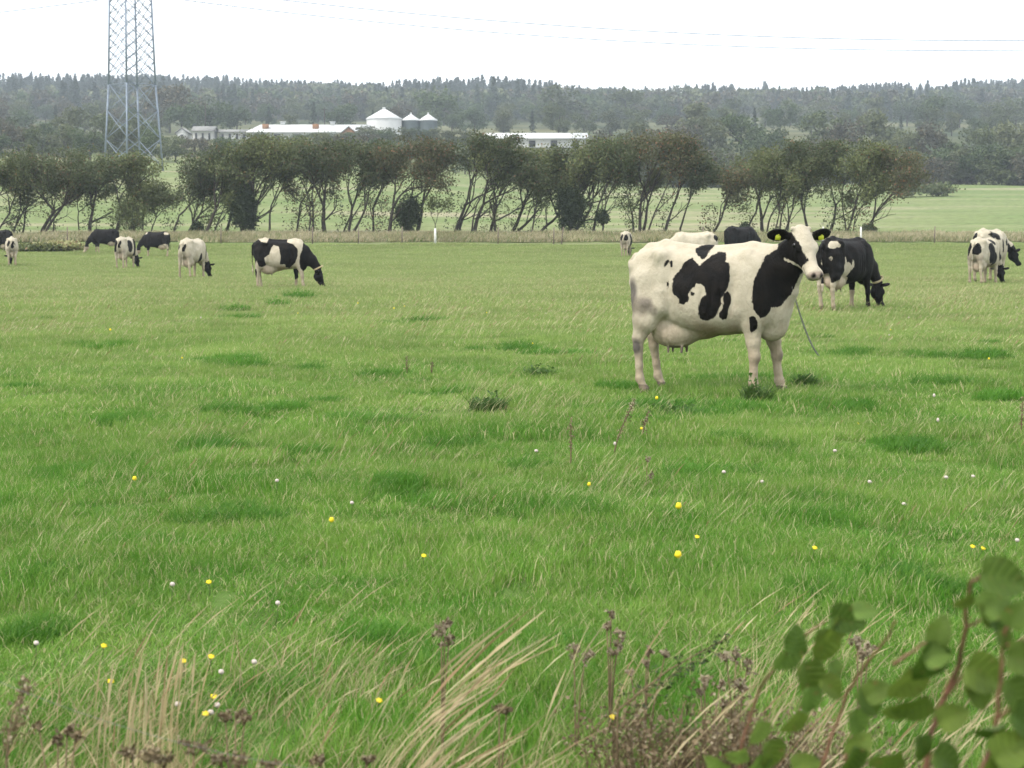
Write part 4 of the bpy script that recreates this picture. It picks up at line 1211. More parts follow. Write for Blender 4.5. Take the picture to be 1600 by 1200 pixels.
bush("bush", 638, 122.8, 2.2, 3.0, 3, "dark bush around the trunks right of the silos", leaves=5500)
bush("bush", 893, 122.8, 2.6, 3.6, 4, "largest dark bush, under the second barn's right end", leaves=8000)
bush("bush", 941, 122.6, 1.1, 1.1, 5, "small dark bush hanging just right of the largest dark bush", leaves=1800, zoff=.75)
bush("bush", 206, 122.5, 2.6, 2.9, 6, "loose bush of thin shoots between the two black cows", M_haw2, leaves=3000)
bush("bush", 1163, 121.5, .9, 1.0, 7, "small bush just above the all black cow's back", leaves=1000)
bush("bush", 1358, 122.5, 1.3, .8, 8, "low brown bush at the foot of the row's last trunks", M_haw, leaves=1500)
bush("bush", 1410, 235, 5.0, 1.8, 9, "faint grey bush far out in the right hand field", M_haw, leaves=900, size=.4, group="bushes in the far field")
bush("bush", 1460, 238, 8.0, 2.0, 10, "wider grey bush far out in the right hand field", M_haw, leaves=1300, size=.4, group="bushes in the far field")
blown_tree("sapling", 682, 121.5, [(0, .02, .035)], 2.9, 77, M_haw2, "little sapling standing behind the white fence post", leaves=700, wind=.1)
bush("reed_clump", 62, 104, 5.2, .50, 12, "dark rough weed patch on the grass left of the all black cow", M_haw2, leaves=4200, size=.22, group="weeds")
bush("reed_clump", 92, 104, 3.4, .65, 13, "smaller rough weed patch beside the bigger one at left", M_strawgreen, leaves=2500, size=.22, group="weeds")

# ------------------------------------------------------------------ fence along the bank
M_post = simple("weathered_post", (.16, .13, .10), rough=.9, var=.3, scale=5)
M_white = simple("whitewashed_post", (.62, .62, .58), rough=.8, var=.15, scale=6)
def post(u, y, h, mat, label, r=.06, lean=0):
    x, y, z = at(u, y)
    b = MB(); b.tube([(0, 0, -.2), (lean * h * .5, 0, h * .5), (lean * h, 0, h)], [r, r * .95, r * .8], 7)
    o = b.build("fence_post", mat, None, False, (x, y, z))
    tag(o, label, "fence post", "posts of the field fence")
post(680, 112, 1.05, M_white, "short white painted fence post below the sapling", .085)
post(1345, 113, 1.1, M_white, "pale fence post by the row's last trunks at right", .07)
post(1286, 112, 1.2, M_white, "pale tilted fence post behind the black cow's rump at right", .06)
for u_, w_ in ((628, "thin grey fence post under the dark bush right of the silos"), (877, "dark fence post tilted under the largest dark bush"), (865, "pale thin fence post beside the tilted dark one"),
               (488, "thin grey fence post right of the chessboard cow's back"), (560, "short grey fence post in the pale grass below the brown barn gable"), (1098, "grey fence post above the spotted cow's back"),
               (345, "grey fence post between the mostly white cow and the chessboard cow"), (105, "grey fence post left of the all black cow"), (1460, "grey fence post in the pale grass left of the right edge pair"), (778, "grey fence post under the second barn's left half")):
    post(u_, 112.5, 1.15, M_post, w_, .045, lean={877: .12}.get(u_, .02))

# ------------------------------------------------------------------ lattice pylon and its wires
M_galv = simple("galvanised_steel", (.19, .23, .28), rough=.55, var=.15, scale=2, metal=.35, spec=.4)
M_wire = simple("aluminium_wire", (.30, .34, .42), rough=.5, var=.05, scale=1, metal=.2)
M_glass = simple("insulator_porcelain", (.10, .07, .05), rough=.3, var=.1, scale=5)
def pylon():
    x, y, z = at(211, 260)
    t = empty("electricity_pylon", (x, y, z))
    def half(h): return float(np.interp(h, [0, 13.2, 26.5, 38, 47], [4.55, 3.62, 3.22, 1.5, .3]))
    D4 = [(-1, 0), (0, -1), (1, 0), (0, 1)]
    def pt(k, h): return np.array([D4[k % 4][0] * half(h), D4[k % 4][1] * half(h), h])
    for k in range(4):
        b = MB(); hs = [-.5, 0, 13.2, 26.5, 38, 47]
        for a_, c_ in zip(hs[:-1], hs[1:]): b.bar(pt(k, a_), pt(k, c_), .15 if a_ < 20 else .115, 4)
        b.build("leg", M_galv, t)
        # one face of lattice between this leg and the next
        g = MB(); h = .6
        for a_ in (.6, 5.0, 9.2):
            c_ = a_ + 4.25
            g.bar(pt(k, a_), pt(k + 1, c_), .06); g.bar(pt(k + 1, a_), pt(k, c_), .06)
            m = (pt(k, (a_ + c_) / 2) + pt(k + 1, (a_ + c_) / 2)) / 2
        h = 13.2
        while h < 35:
            st = 1.78 if h < 28 else 1.4
            g.bar(pt(k, h), pt(k + 1, h + 2 * st), .065); g.bar(pt(k + 1, h), pt(k, h + 2 * st), .065)
            h += st
        while h < 45:
            g.bar(pt(k, h), pt(k + 1, h + 1.4), .04); g.bar(pt(k + 1, h), pt(k, h + 1.4), .04); h += 1.4
        for hh in (13.2, 30, 38): g.bar(pt(k, hh), pt(k + 1, hh), .06)
        g.build("lattice_face", M_galv, t)
    for h_, L in ((30.5, 8.0), (38.0, 6.0), (44, 4.0)):
        for s_ in (-1, 1):
            b = MB(); hf = half(h_) * .8
            tip = np.array([0, s_ * L, h_ + .1])
            for q in ((-hf * .6, s_ * hf * .4, h_), (hf * .6, s_ * hf * .4, h_), (0, s_ * hf * .5, h_ + 1.8)): b.bar(np.array(q), tip, .07)
            for f_ in (.3, .55, .78):
                P1 = np.array((-hf * .6, s_ * hf * .4, h_)) * (1 - f_) + tip * f_; P2 = np.array((hf * .6, s_ * hf * .4, h_)) * (1 - f_) + tip * f_; P3 = np.array((0, s_ * hf * .5, h_ + 1.8)) * (1 - f_) + tip * f_
                b.bar(P1, P2, .04); b.bar(P1, P3, .04); b.bar(P2, P3, .04)
            a = b.build("crossarm", M_galv, t)
            c = MB(); 
            for i in range(9): c.tube([tip - (0, 0, .25 + i * .22), tip - (0, 0, .33 + i * .22)], [.14, .09], 8)
            c.bar(tip, tip - (0, 0, 2.4), .03)
            c.build("insulator", M_glass, a)
    tag(t, "tall grey lattice electricity pylon rising out of the picture at upper left", "pylon")
    return x, y, z
px_, py_, pz_ = pylon()
def wire(yo, ztop, zlow, name, label, rad=.078):
    b = MB(); a = (ztop - zlow) / 129.0 ** 2; pts = []
    for xx in np.linspace(-300, 300, 121):
        q = abs(xx)
        if xx >= 0: zz = zlow + a * (xx - 129.0) ** 2 if xx < 258 else ztop
        else: zz = zlow + a * (q - 129.0) ** 2 if q < 258 else ztop
        if xx >= 258 or xx <= -258: continue
        pts.append((xx, yo, zz))
    b.tube(pts, rad, 4)
    o = b.build(name, M_wire, None, True, (px_, py_, 0))
    tag(o, label, "power line", "overhead power lines")
wire(-8.0, pz_ + 28.1, 30.9, "power_line", "lowest overhead wire sweeping from the pylon across the white sky")
wire(8.0, pz_ + 28.1, 31.2, "power_line", "overhead wire running just beneath the brightest sky, close above the lowest wire")
wire(-6.0, pz_ + 35.6, 39.9, "power_line", "faint upper overhead wire leaving the top of the picture right of the pylon", .055)

# ------------------------------------------------------------------ farm buildings behind the trees
M_roofw = simple("white_roof_sheet", (.52, .53, .52), rough=.6, var=.10, scale=.35)
M_wallw = simple("white_wall", (.62, .62, .60), rough=.8, var=.06, scale=.5)
M_wallg = simple("dark_steel_wall", (.075, .095, .095), rough=.6, var=.15, scale=.6)
M_wallr = simple("brown_boards", (.23, .12, .06), rough=.85, var=.3, scale=2)
M_roofg = simple("grey_roof_tiles", (.20, .20, .19), rough=.9, var=.25, scale=1.5)
M_dark = simple("dark_opening", (.02, .02, .02), rough=.5, var=.2)
def barn(name, u0, u1, y, vr, ve, depth, label, cat, roof=M_roofw, wall=M_wallw, hipl=0, hipr=0, vents=(), doors=3, rot=0):
    xa, xb = P(u0, vr, y)[0], P(u1, vr, y)[0]
    zr_, ze = P(u0, vr, y)[2], P(u0, ve, y)[2]
    L = xb - xa; xc = (xa + xb) / 2
    zg = float(ground(xc, y)) - .6; ze = max(ze, zg + 2.2)
    t = empty(name, (xc, y, zg), rot)
    h1 = ze - zg; h2 = zr_ - zg; dp = depth / 2
    w = MB()
    w.add([(-L / 2, -dp, 0), (L / 2, -dp, 0), (L / 2, dp, 0), (-L / 2, dp, 0), (-L / 2, -dp, h1), (L / 2, -dp, h1), (L / 2, dp, h1), (-L / 2, dp, h1), (-L / 2 + hipl, 0, h2 - .12), (L / 2 - hipr, 0, h2 - .12)],
          [(0, 1, 5, 4), (2, 3, 7, 6), (1, 2, 6, 5), (3, 0, 4, 7), (4, 7, 8), (6, 5, 9), (4, 8, 9, 5), (7, 6, 9, 8)])
    w.build("wall", wall, t)
    r = MB(); o = .45; th = .12
    top = [(-L / 2 - o, -dp - o, h1 - .15), (L / 2 + o, -dp - o, h1 - .15), (L / 2 + o, dp + o, h1 - .15), (-L / 2 - o, dp + o, h1 - .15), (-L / 2 - o + hipl, 0, h2), (L / 2 + o - hipr, 0, h2)]
    V = [(a, b, c + th) for a, b, c in top] + [(a, b, c + .02) for a, b, c in top]
    Fs = [(0, 1, 5, 4), (2, 3, 4, 5), (6, 10, 11, 7), (8, 11, 10, 9), (0, 6, 7, 1), (2, 8, 9, 3), (1, 7, 11, 5), (8, 2, 5, 11), (3, 9, 10, 4), (6, 0, 4, 10)]
    if hipl: Fs.append((3, 0, 4))
    if hipr: Fs.append((1, 2, 5))
    r.add(V, Fs)
    ro = r.build("roof", roof, t)
    for (fu, kind) in vents:
        q = (fu - .5) * L; b = MB()
        if kind == 'box':
            b.box((q, -dp * .5, (h1 + h2) / 2 + .35), (1.5, 1.6, 1.5)); b.build("dormer", M_wallr, ro)
        else:
            b.box((q, 0, h2 + .35), (1.1, 1.1, .8)); b.box((q, 0, h2 + .82), (1.5, 1.5, .14)); b.build("ridge_vent", roof, ro)
    for k in range(doors):
        b = MB(); q = (k + .5) / doors - .5
        b.box((q * L, -dp - .03, h1 * .40), (L / doors * .3, .10, h1 * .7)); b.build("window", M_dark, t)
    tag(t, label, cat, "farm buildings behind the trees")
    return t
barn("barn", 392, 577, 430, 195.5, 217, 13, "long white roofed barn left of the big round silo", "barn", hipl=3.0, vents=((.14, 'box'), (.56, 'box'), (.27, 'v'), (.69, 'v')), doors=6)
barn("barn", 747, 915, 408, 208.5, 224, 12, "long low white roofed barn right of the silos, in the centre of the wood", "barn", hipl=2.4, doors=5)
# gabled cross building with brown boards
def gable_house(name, u, y, va, w, depth, label, wallm, gablem, roofm, cat="house", drop=3.2):
    x, _, za = P(u, va, y); zg = float(ground(x, y)) - .4
    t = empty(name, (x, y, zg)); h2 = za - zg; h1 = max(h2 - w * .42, 1.6)
    m = MB(); m.add([(-w / 2, 0, 0), (w / 2, 0, 0), (w / 2, depth, 0), (-w / 2, depth, 0), (-w / 2, 0, h1), (w / 2, 0, h1), (w / 2, depth, h1), (-w / 2, depth, h1)], [(0, 1, 5, 4), (1, 2, 6, 5), (2, 3, 7, 6), (3, 0, 4, 7)]); m.build("wall", wallm, t)
    for yy in (-.02, depth - .1):
        g = MB(); g.add([(-w / 2, yy, h1), (w / 2, yy, h1), (0, yy, h2 - .15), (-w / 2, yy + .12, h1), (w / 2, yy + .12, h1), (0, yy + .12, h2 - .15)], [(0, 1, 2), (4, 3, 5), (0, 3, 4, 1), (1, 4, 5, 2), (2, 5, 3, 0)]); g.build("gable", gablem, t)
    r = MB(); o = .35
    for s_ in (-1, 1):
        a = np.array([s_ * (w / 2 + o), -o, h1 - .15]); b = np.array([0, -o, h2]); c = np.array([0, depth + o, h2]); d = np.array([s_ * (w / 2 + o), depth + o, h1 - .15]); n_ = np.array([0, 0, .16])
        r.add([a, b, c, d, a + n_, b + n_, c + n_, d + n_], [(0, 3, 2, 1), (4, 5, 6, 7), (0, 1, 5, 4), (1, 2, 6, 5), (2, 3, 7, 6), (3, 0, 4, 7)])
    r.build("roof", roofm, t)
    b = MB(); b.box((0, -.04, h1 * .5), (w * .25, .1, h1 * .6)); b.build("door", M_dark, t)
    tag(t, label, cat, "farm buildings behind the trees")
gable_house("gabled_shed", 545, 418, 197.5, 5.4, 7, "brown boarded gable standing in front of the long left barn", M_wallw, M_wallr, M_roofw, "shed")
gable_house("house", 284, 430, 200, 3.0, 6, "small pale gabled house right of the pylon, leftmost of the farm", M_wallw, M_wallw, M_roofg)
barn("house", 305, 336, 430, 198, 205.5, 7, "low grey roofed house with white wall between the gabled house and the long barn", "house", roof=M_roofg, doors=3)
barn("outbuilding", 345, 390, 432, 203, 207, 6, "low white outbuilding at the long barn's left end", "outbuilding", roof=M_roofg, doors=4)
def silo(u, y, wpx, va, ve, wallm, label, ribs=36):
    x, _, za = P(u, va, y); ze = P(u, ve, y)[2]; zg = float(ground(x, y)) - .5; r = wpx / 2 * y / F
    t = empty("grain_silo", (x, y, zg))
    b = MB(); n = ribs * 2; V = []
    for hh in (0, ze - zg):
        for i in range(n):
            q = r * (1.0 if i % 2 else .975); V.append((q * math.cos(i * 2 * math.pi / n), q * math.sin(i * 2 * math.pi / n), hh))
    b.add(V, [(i, (i + 1) % n, n + (i + 1) % n, n + i) for i in range(n)])
    b.build("wall", wallm, t)
    c = MB(); n = 24; V = [(0, 0, za - zg)]; 
    for rr, hh in ((r * .12, za - zg - .15), (r * 1.04, ze - zg + .1), (r * 1.04, ze - zg - .15)):
        V += [(rr * math.cos(i * 2 * math.pi / n), rr * math.sin(i * 2 * math.pi / n), hh) for i in range(n)]
    c.add(V, [(0, 1 + i, 1 + (i + 1) % n) for i in range(n)] + [(1 + k * n + i, 1 + (k + 1) * n + i, 1 + (k + 1) * n + (i + 1) % n, 1 + k * n + (i + 1) % n) for k in range(2) for i in range(n)])
    ro = c.build("roof", M_roofw, t)
    e = MB(); e.tube([(0, 0, za - zg - .1), (0, 0, za - zg + .35)], [r * .1, r * .1], 8); e.build("vent_cap", M_roofw, ro)
    tag(t, label, "silo", "grain silos of the farm")
silo(600, 450, 54, 170, 186, M_wallw, "big round white silo with pointed roof and ribbed pale wall")
silo(642, 452, 28, 178, 188, M_wallg, "dark walled silo with white cone roof, next to the big white one")
silo(669, 452, 28, 178, 188, M_wallg, "dark walled silo with white cone roof, farther right of the two")
def pole(u, y, vt, label):
    x, y, z = at(u, y); zt = P(u, vt, y)[2]; b = MB(); b.tube([(0, 0, -.5), (0, 0, zt - z)], [.16, .11], 6); b.box((0, 0, zt - z - .5), (1.6, .14, .14))
    tag(b.build("utility_pole", M_bark, None, False, (x, y, z)), label, "utility pole", "poles near the farm")
pole(324, 440, 160, "wooden utility pole above the low grey roofed house")
pole(509, 440, 168, "thin utility pole rising over the long left barn's roof")

# ------------------------------------------------------------------ woods
M_w = [leafy("broadleaf_a", (.038, .064, .020), (.085, .118, .040), None, trans=.2, nscale=.06),
       leafy("broadleaf_b", (.060, .078, .032), (.135, .148, .066), None, trans=.2, nscale=.06),
       leafy("broadleaf_c", (.050, .052, .034), (.100, .095, .055), (.12, .09, .04), trans=.2, f2=.1, nscale=.06),
       leafy("broadleaf_d", (.055, .075, .028), (.10, .12, .045), None, trans=.2, nscale=.06)]
M_con = leafy("conifer_needles", (.025, .042, .028), (.055, .075, .042), None, trans=.1, nscale=.03)
def broad_mesh(seed, H, W, mat, n=2600, size=.42):
    rs = np.random.RandomState(seed)
    tb = MB(); tb.tube([(0, 0, -.6), (rs.randn() * .1, 0, H * .25), (rs.randn() * .2, 0, H * .6)], [.22, .17, .08], 5, False)
    for i in range(6):
        a = rs.rand() * 6.28; h0 = H * (.25 + .3 * rs.rand())
        tb.tube([(0, 0, h0), (math.cos(a) * W * .2, math.sin(a) * W * .2, h0 + H * .15), (math.cos(a) * W * .36, math.sin(a) * W * .36, h0 + H * .25)], [.09, .06, .03], 4, False)
    C = []
    for i in range(16):
        a = rs.rand() * 6.28; q = math.sqrt(rs.rand()); zc = .22 + .62 * rs.rand()
        rad = W * .5 * math.sqrt(max(.05, 1 - ((zc - .50) / .55) ** 2))
        c = np.array([math.cos(a) * rad * q * .85, math.sin(a) * rad * q * .85, zc * H]); s_ = W * (.13 + .10 * rs.rand())
        v = rs.randn(40, 3); v /= np.linalg.norm(v, axis=1)[:, None]
        C.append(c + v * s_ * np.array([1, 1, .8]) * (.55 + .45 * rs.rand(40, 1)))
    C = np.vstack(C); C = C[C[:, 2] > .05 * H]
    V, Fs, r = leaf_cloud(C, n, .22, size, rs, aspect=.8)
    return tb.mesh("trunk", M_bark), make_mesh("crown", V, Fs, mat, False, {"rnd": r})
def conifer_mesh(seed, H, W, n=900, size=.6, tr=True):
    rs = np.random.RandomState(seed)
    tb = MB(); tb.tube([(0, 0, -.8), (0, 0, H * .97)], [.22, .03], 5, False)
    t = rs.rand(n) ** .75
    a = rs.rand(n) * 6.28
    tier = .8 + .35 * np.sin(t * H * 2.6 + seed)
    rad = W / 2 * (1 - t) ** .85 * tier * np.sqrt(rs.rand(n)) + .1
    C = np.column_stack([rad * np.cos(a), rad * np.sin(a), H * (.06 + .94 * t) - rad * .25])
    V, Fs, r = leaf_cloud(C, n, .06, size, rs, flat=.5, aspect=.5)
    return tb.mesh("trunk", M_bark), make_mesh("crown", V, Fs, M_con, False, {"rnd": r})
BR = [broad_mesh(400 + i, 8.0, w, M_w[i % 4]) for i, w in enumerate((8.5, 7.5, 10.0, 7.0, 9.0, 6.5, 8.0, 9.5))]
BRC = [conifer_mesh(450 + i, 11.0, 4.2) for i in range(2)]
rsw = np.random.RandomState(9)
def ordinal(n):
    o = ["first", "second", "third", "fourth", "fifth", "sixth", "seventh", "eighth", "ninth", "tenth", "eleventh", "twelfth"]
    return o[n - 1] if n <= 12 else "%d%s" % (n, "th" if 10 < n % 100 < 14 else {1: "st", 2: "nd", 3: "rd"}.get(n % 10, "th"))
def near_what(u):
    for lim, w in ((60, "by the left edge"), (160, "left of the pylon"), (265, "behind the pylon"), (390, "near the low farm houses"), (575, "by the long left barn"), (690, "by the silos"), (745, "between the barns"),
                   (920, "by the second barn"), (1100, "over the big cow's back"), (1290, "over the big cow's head"), (1420, "behind the row's right end"), (1560, "over the open right field")):
        if u < lim: return w
    return "by the right edge"
rank_n = {}
def wood_tree(u, y, H, k, label, group, wide=1.0, con=False):
    tm, cm = BRC[k % 2] if con else BR[k % 8]
    x, y, z = at(u, y)
    if label.startswith("#"):
        rank_n[label] = rank_n.get(label, 0) + 1
        size_w = "fir" if con else "tall tree" if H > 9.5 else "tree" if H > 6.3 else "low tree"
        label = "%s %s, %s from left, %s" % (size_w, label[1:], ordinal(rank_n[label]), near_what(u))
    t = empty("conifer_tree" if con else "broadleaf_tree", (x, y, z - .2), rsw.rand() * 6.28)
    s_ = H / (11.0 if con else 8.0); t.scale = (s_ * wide, s_ * wide, s_)
    link("trunk", tm, t); link("crown", cm, t)
    tag(t, label, "tree", group)
    return t
LA = "#edging the wood in front"
u = -60
while u < 1700:
    y = 303 + rsw.rand() * 16 if u < 1050 else 306 + rsw.rand() * 14
    if u < 255: H = 5.6 + 2.2 * rsw.rand()
    elif u < 380: H = 4.6 + .9 * rsw.rand()
    elif u < 690: H = 5.0 + 1.2 * rsw.rand()
    elif u < 940: H = 3.7 + .9 * rsw.rand()
    else: H = 6.2 + 3.0 * rsw.rand()
    wood_tree(u, y, H, rsw.randint(8), LA, "front rank of the wood", 1.0 if H > 6 else 1.25)
    u += 26 + rsw.rand() * 14
u = 1030
while u < 1720:
    t_ = wood_tree(u, 299 + rsw.rand() * 22, 5.0 + 3.2 * rsw.rand(), rsw.randint(8), "#filling the wood's thick right edge", "thick right edge of the wood", 1.35)
    t_.location.z -= .9
    u += 17 + rsw.rand() * 10
u = -40
while u < 1680:
    y = 345 + rsw.rand() * 35
    if 255 < u < 930:
        if 380 < u < 745: wood_tree(u, 398, (2.7 if u < 560 else 4.1) + .7 * rsw.rand(), rsw.randint(8), "#close in front of the farm", "trees in front of the farm", 1.5)
        u += 22; continue
    wood_tree(u, y, (6.5 if u < 1000 else 8.5) + 3.5 * rsw.rand(), rsw.randint(8), "#in the wood's second rank", "second rank of the wood")
    u += 34 + rsw.rand() * 18
for (y0, y1, st, h0, h1, lab, gr) in ((480, 530, 34, 6.5, 10.5, "#behind the farm line", "trees behind the farm"),
                                      (590, 680, 30, 8.0, 13, "#on the hazy lower slope", "trees on the lower slope")):
    u = -40
    while u < 1680:
        wood_tree(u, y0 + rsw.rand() * (y1 - y0), h0 + (h1 - h0) * rsw.rand(), rsw.randint(8), lab, gr, 1.05, con=rsw.rand() < .16)
        u += st + rsw.rand() * 20
wood_tree(268, 520, 15.5, 2, "tall dark round tree just right of the pylon, above the wood", "landmark trees")
wood_tree(680, 560, 15, 4, "large round tree rising right behind the dark silos", "landmark trees", 1.2)
wood_tree(1450, 540, 13, 0, "tall dark round tree above the wood in the right quarter", "landmark trees", .9)
wood_tree(1085, 420, 11, 5, "broad dark tree above the row, over the big cow's back", "landmark trees", 1.1)
wood_tree(870, 600, 16, 7, "wide pale green tree above the second barn's right end", "landmark trees", 1.3)
wood_tree(975, 640, 16, 3, "wide rounded tree on the slope right of the second barn", "landmark trees", 1.2)
wood_tree(1192, 1190, 27, 0, "tall pointed fir breaking the skyline at centre right", "landmark trees", 1.35, con=True)
for k, du in enumerate((-9, -3, 3, 9)): wood_tree(1505 + du, 1010, 17 + k % 2, k, ordinal(k + 1) + " fir from the left in the tight dark clump near the right skyline", "dark fir clump", 1.2, con=True)

# the far forest reads as one mass
src = []
for i in range(4):
    _, cm = conifer_mesh(500 + i, 16.0, 8.5, n=560, size=1.15); src.append(source("fir_%d" % i, cm))
for i in range(4):
    _, cm = broad_mesh(520 + i, 10.0, 9.0, M_w[i % 4], n=520, size=1.1); src.append(source("round_%d" % i, cm))
pts, sc, ix = [], [], []
y = 720.0
while y < 1235:
    st = 7.5 if y < 1150 else 3.9
    for x in np.arange(-.36 * y, .36 * y, st):
        xx = x + rsw.randn() * st * .4; yy = y + rsw.randn() * 4
        u_ = 800 + F * xx / yy
        g_ = float(vnoise(xx * .012, yy * .012, 31)); 
        vv = HOR - (float(ground(xx, yy)) - EYE) / yy * F
        clear = (1110 < u_ < 1260 and 186 < vv < 200) or (1470 < u_ < 1600 and 183 < vv < 192) or (1290 < u_ < 1420 and 176 < vv < 183 and g_ > .4) or (950 < u_ < 1010 and 178 < vv < 190) or (g_ > .665)
        if clear: continue
        con = rsw.rand() < (.25 if yy < 930 else .72 if yy > 1120 else .5 + .5 * (g_ > .5))
        pts.append((xx, yy, float(ground(xx, yy)) - .5)); ix.append(rsw.randint(0, 4) if con else 4 + rsw.randint(0, 4))
        sc.append((.62 + .36 * rsw.rand()) * (.75 + .6 * float(vnoise(xx * .02, 0, 77, 2))) if con else .7 + .8 * rsw.rand())
    y += 9 if y < 1150 else 7
instancer("far_forest", src, np.array(pts), rsw.rand(len(pts)) * 6.28, np.array(sc), np.array(ix), "hazy blue green forest covering the far hills up to the skyline")
# ------------------------------------------------------------------ weeds, flowers and the shrub in front
M_brown = leafy("dead_seed_head", (.095, .068, .036), (.225, .168, .092), (.30, .25, .16), trans=.1, f2=.15, nscale=3)
M_fluff = leafy("thistle_fluff", (.26, .21, .135), (.40, .34, .24), (.11, .075, .04), trans=.3, f2=.25, nscale=3)
M_deadstem = simple("dead_stem", (.14, .10, .055), rough=.9, var=.3, scale=30)
M_yellow = simple("yellow_petals", (.72, .56, .02), rough=.7, var=.1, scale=50)
M_weed = leafy('weed_leaf', (.045, .105, .018), (.095, .170, .038), None, trans=.3, nscale=1.0)
M_pale = simple("clover_petals", (.50, .43, .38), rough=.8, var=.15, scale=60)
M_gstem = simple("green_stem", (.08, .13, .03), rough=.7, var=.2, scale=30)
rs6 = np.random.RandomState(66)

def place_top(u, v, y):
    """height above ground of picture point (u, v) at distance y, and the ground point under it"""
    x, _, z = P(u, v, y); g = float(ground(x, y)); return x, y, g, z - g
def straw_clump(u, v0, y, h, n, lean, width, seed, label, mat=M_straw, headw=.007, w=.003, lv=.5):
    x, _, z0 = P(u, v0, y); z = float(ground(x, y))
    V, Fs, r = stems(n, width, h, .28, w, lean, seed, headw=headw, lv=lv)
    V2, F2, r2 = blades(n * 2, width * 1.1, h * .5, .5, .005, lean * .8, seed + 1, disc=True)
    o = link("dry_grass_tuft", make_mesh("dry_grass_tuft", np.vstack([V, V2]), [np.vstack([Fs, F2 + len(V)])], mat, False, {"rnd": np.concatenate([r, r2])}), None, (x, y, z))
    tag(o, label, "grass tuft", "dry grass tufts along the bottom edge")
    return o
straw_clump(545, 1200, 3.55, .44, 28, .62, .13, 1, "pale straw tuft at the bottom centre leaning right, the tallest of them", w=.0022, headw=.0065, lv=.2)
straw_clump(570, 1200, 3.9, .54, 32, .66, .15, 2, "pale straw tuft behind the tallest one, its plumes reaching farther right", w=.0021, headw=.007, lv=.2)
straw_clump(620, 1200, 3.7, .34, 24, .62, .15, 3, "pale straw tuft right of the two tallest ones at bottom centre", w=.0020, headw=.006, lv=.25)
straw_clump(205, 1180, 4.2, .34, 34, .06, .22, 4, "dense upright tan grass tuft in the lower left quarter", w=.0024, headw=.004)
straw_clump(245, 1180, 4.4, .36, 30, .12, .22, 5, "second upright tan tuft, just right of the dense one at lower left", w=.0024, headw=.004)
straw_clump(15, 1200, 3.6, .42, 16, .5, .25, 6, "arching straw tuft in the bottom left corner", w=.0030, headw=.006)
straw_clump(110, 1200, 3.5, .30, 18, .5, .25, 7, "low arching straw tuft right of the bottom left corner", w=.0030, headw=.005)
straw_clump(730, 1200, 3.8, .34, 14, .5, .25, 9, "thin straw tuft right of the tall plumes at the bottom", w=.0026, headw=.004)
straw_clump(860, 1200, 4.2, .42, 10, .45, .3, 10, "sparse straw tuft left of the dead thistle with a round head", w=.0026, headw=.004)
straw_clump(1000, 1200, 4.0, .34, 14, .5, .3, 11, "sparse straw tuft at the bottom among the dead brown weeds", w=.0026, headw=.004)
straw_clump(1230, 1200, 3.8, .36, 14, .5, .3, 12, "sparse straw tuft showing between the shrub's two left branches", w=.0026, headw=.004)
straw_clump(1440, 1200, 4.0, .42, 12, .5, .3, 13, "sparse straw tuft behind the shrub at lower right", w=.0026, headw=.004)

# loose dry bents filling the whole bottom edge
src = []
for i in range(3):
    V, Fs, r = stems(22, .40, .26, .5, .0014, .55, 880 + i, headw=.0032)
    V2, F2, r2 = blades(40, .40, .16, .5, .0030, .35, 890 + i, disc=True)
    src.append(source("bents_%d" % i, make_mesh("bents_%d" % i, np.vstack([V, V2]), [np.vstack([Fs, F2 + len(V)])], M_straw, False, {"rnd": np.concatenate([r, r2])})))
pts, sc = [], []
for k in range(105):
    y = 3.1 + 2.6 * rs6.rand() ** 1.4; u = -60 + 1720 * rs6.rand(); x = P(u, HOR, y)[0]
    if rs6.rand() < float(vnoise(x * 1.6, y * 1.2, 41)) * 1.5 - .25: pts.append((x, y, float(ground(x, y)))); sc.append(.55 + .65 * rs6.rand())
instancer("dry_bents", src, np.array(pts), rs6.rand(len(pts)) * .8 - .4, np.array(sc), rs6.randint(0, 3, len(pts)), "loose dry grass stems along the bottom edge of the picture")

def flowerhead_plant(heads, y, label, w=.030, stemr=.0022, name="dead_tansy", mat=M_brown, flat=.45, n=110, sz=.010):
    """dead plant: one stem forking to flat brown heads at picture points"""
    u0 = sum(h[0] for h in heads) / len(heads)
    x0, _, g0, _ = place_top(u0 - 6, 1100, y)
    t = empty(name, (x0, y, g0)); s = MB()
    top = min(h[1] for h in heads)
    root = np.array([0, 0, -.03])
    for (u, v, k) in heads:
        yy = y + rs6.randn() * .05
        p = np.array(P(u, v, yy)) - np.array([x0, y, g0])
        mid = root * .35 + p * .65; mid[0] = p[0] * .45; mid[2] = p[2] * .62
        s.tube([root, root * .5 + mid * .5, mid, p], [stemr * 1.3, stemr * 1.2, stemr, stemr * .8], 5)
        C = np.column_stack([rs6.randn(14) * w * k * .42, rs6.randn(14) * w * k * .42, rs6.randn(14) * w * k * .42 * flat]) + p
        for c in C[:6]: s.tube([p - (p - mid) * .12, c], [stemr * .6, stemr * .5], 3)
        V, Fs, r = leaf_cloud(C, n, w * k * .12, sz, rs6)
        link("flower_head", make_mesh("flower_head", V, Fs, mat, False, {"rnd": r}), t)
    s.build("stem", M_deadstem, t)
    tag(t, label, "dead plant", "dead weeds along the bottom edge")
flowerhead_plant([(205, 1172, 1.0), (232, 1178, 1.1), (258, 1186, .9)], 3.25, "dead plant with dark brown domed heads, biggest at the lower left edge")
flowerhead_plant([(303, 1166, 1.15)], 3.3, "single dark brown domed head right of the biggest dead plant")
flowerhead_plant([(345, 1184, .9), (372, 1188, 1.0), (420, 1196, .8)], 3.3, "low spreading dead plant with several brown heads at bottom left")
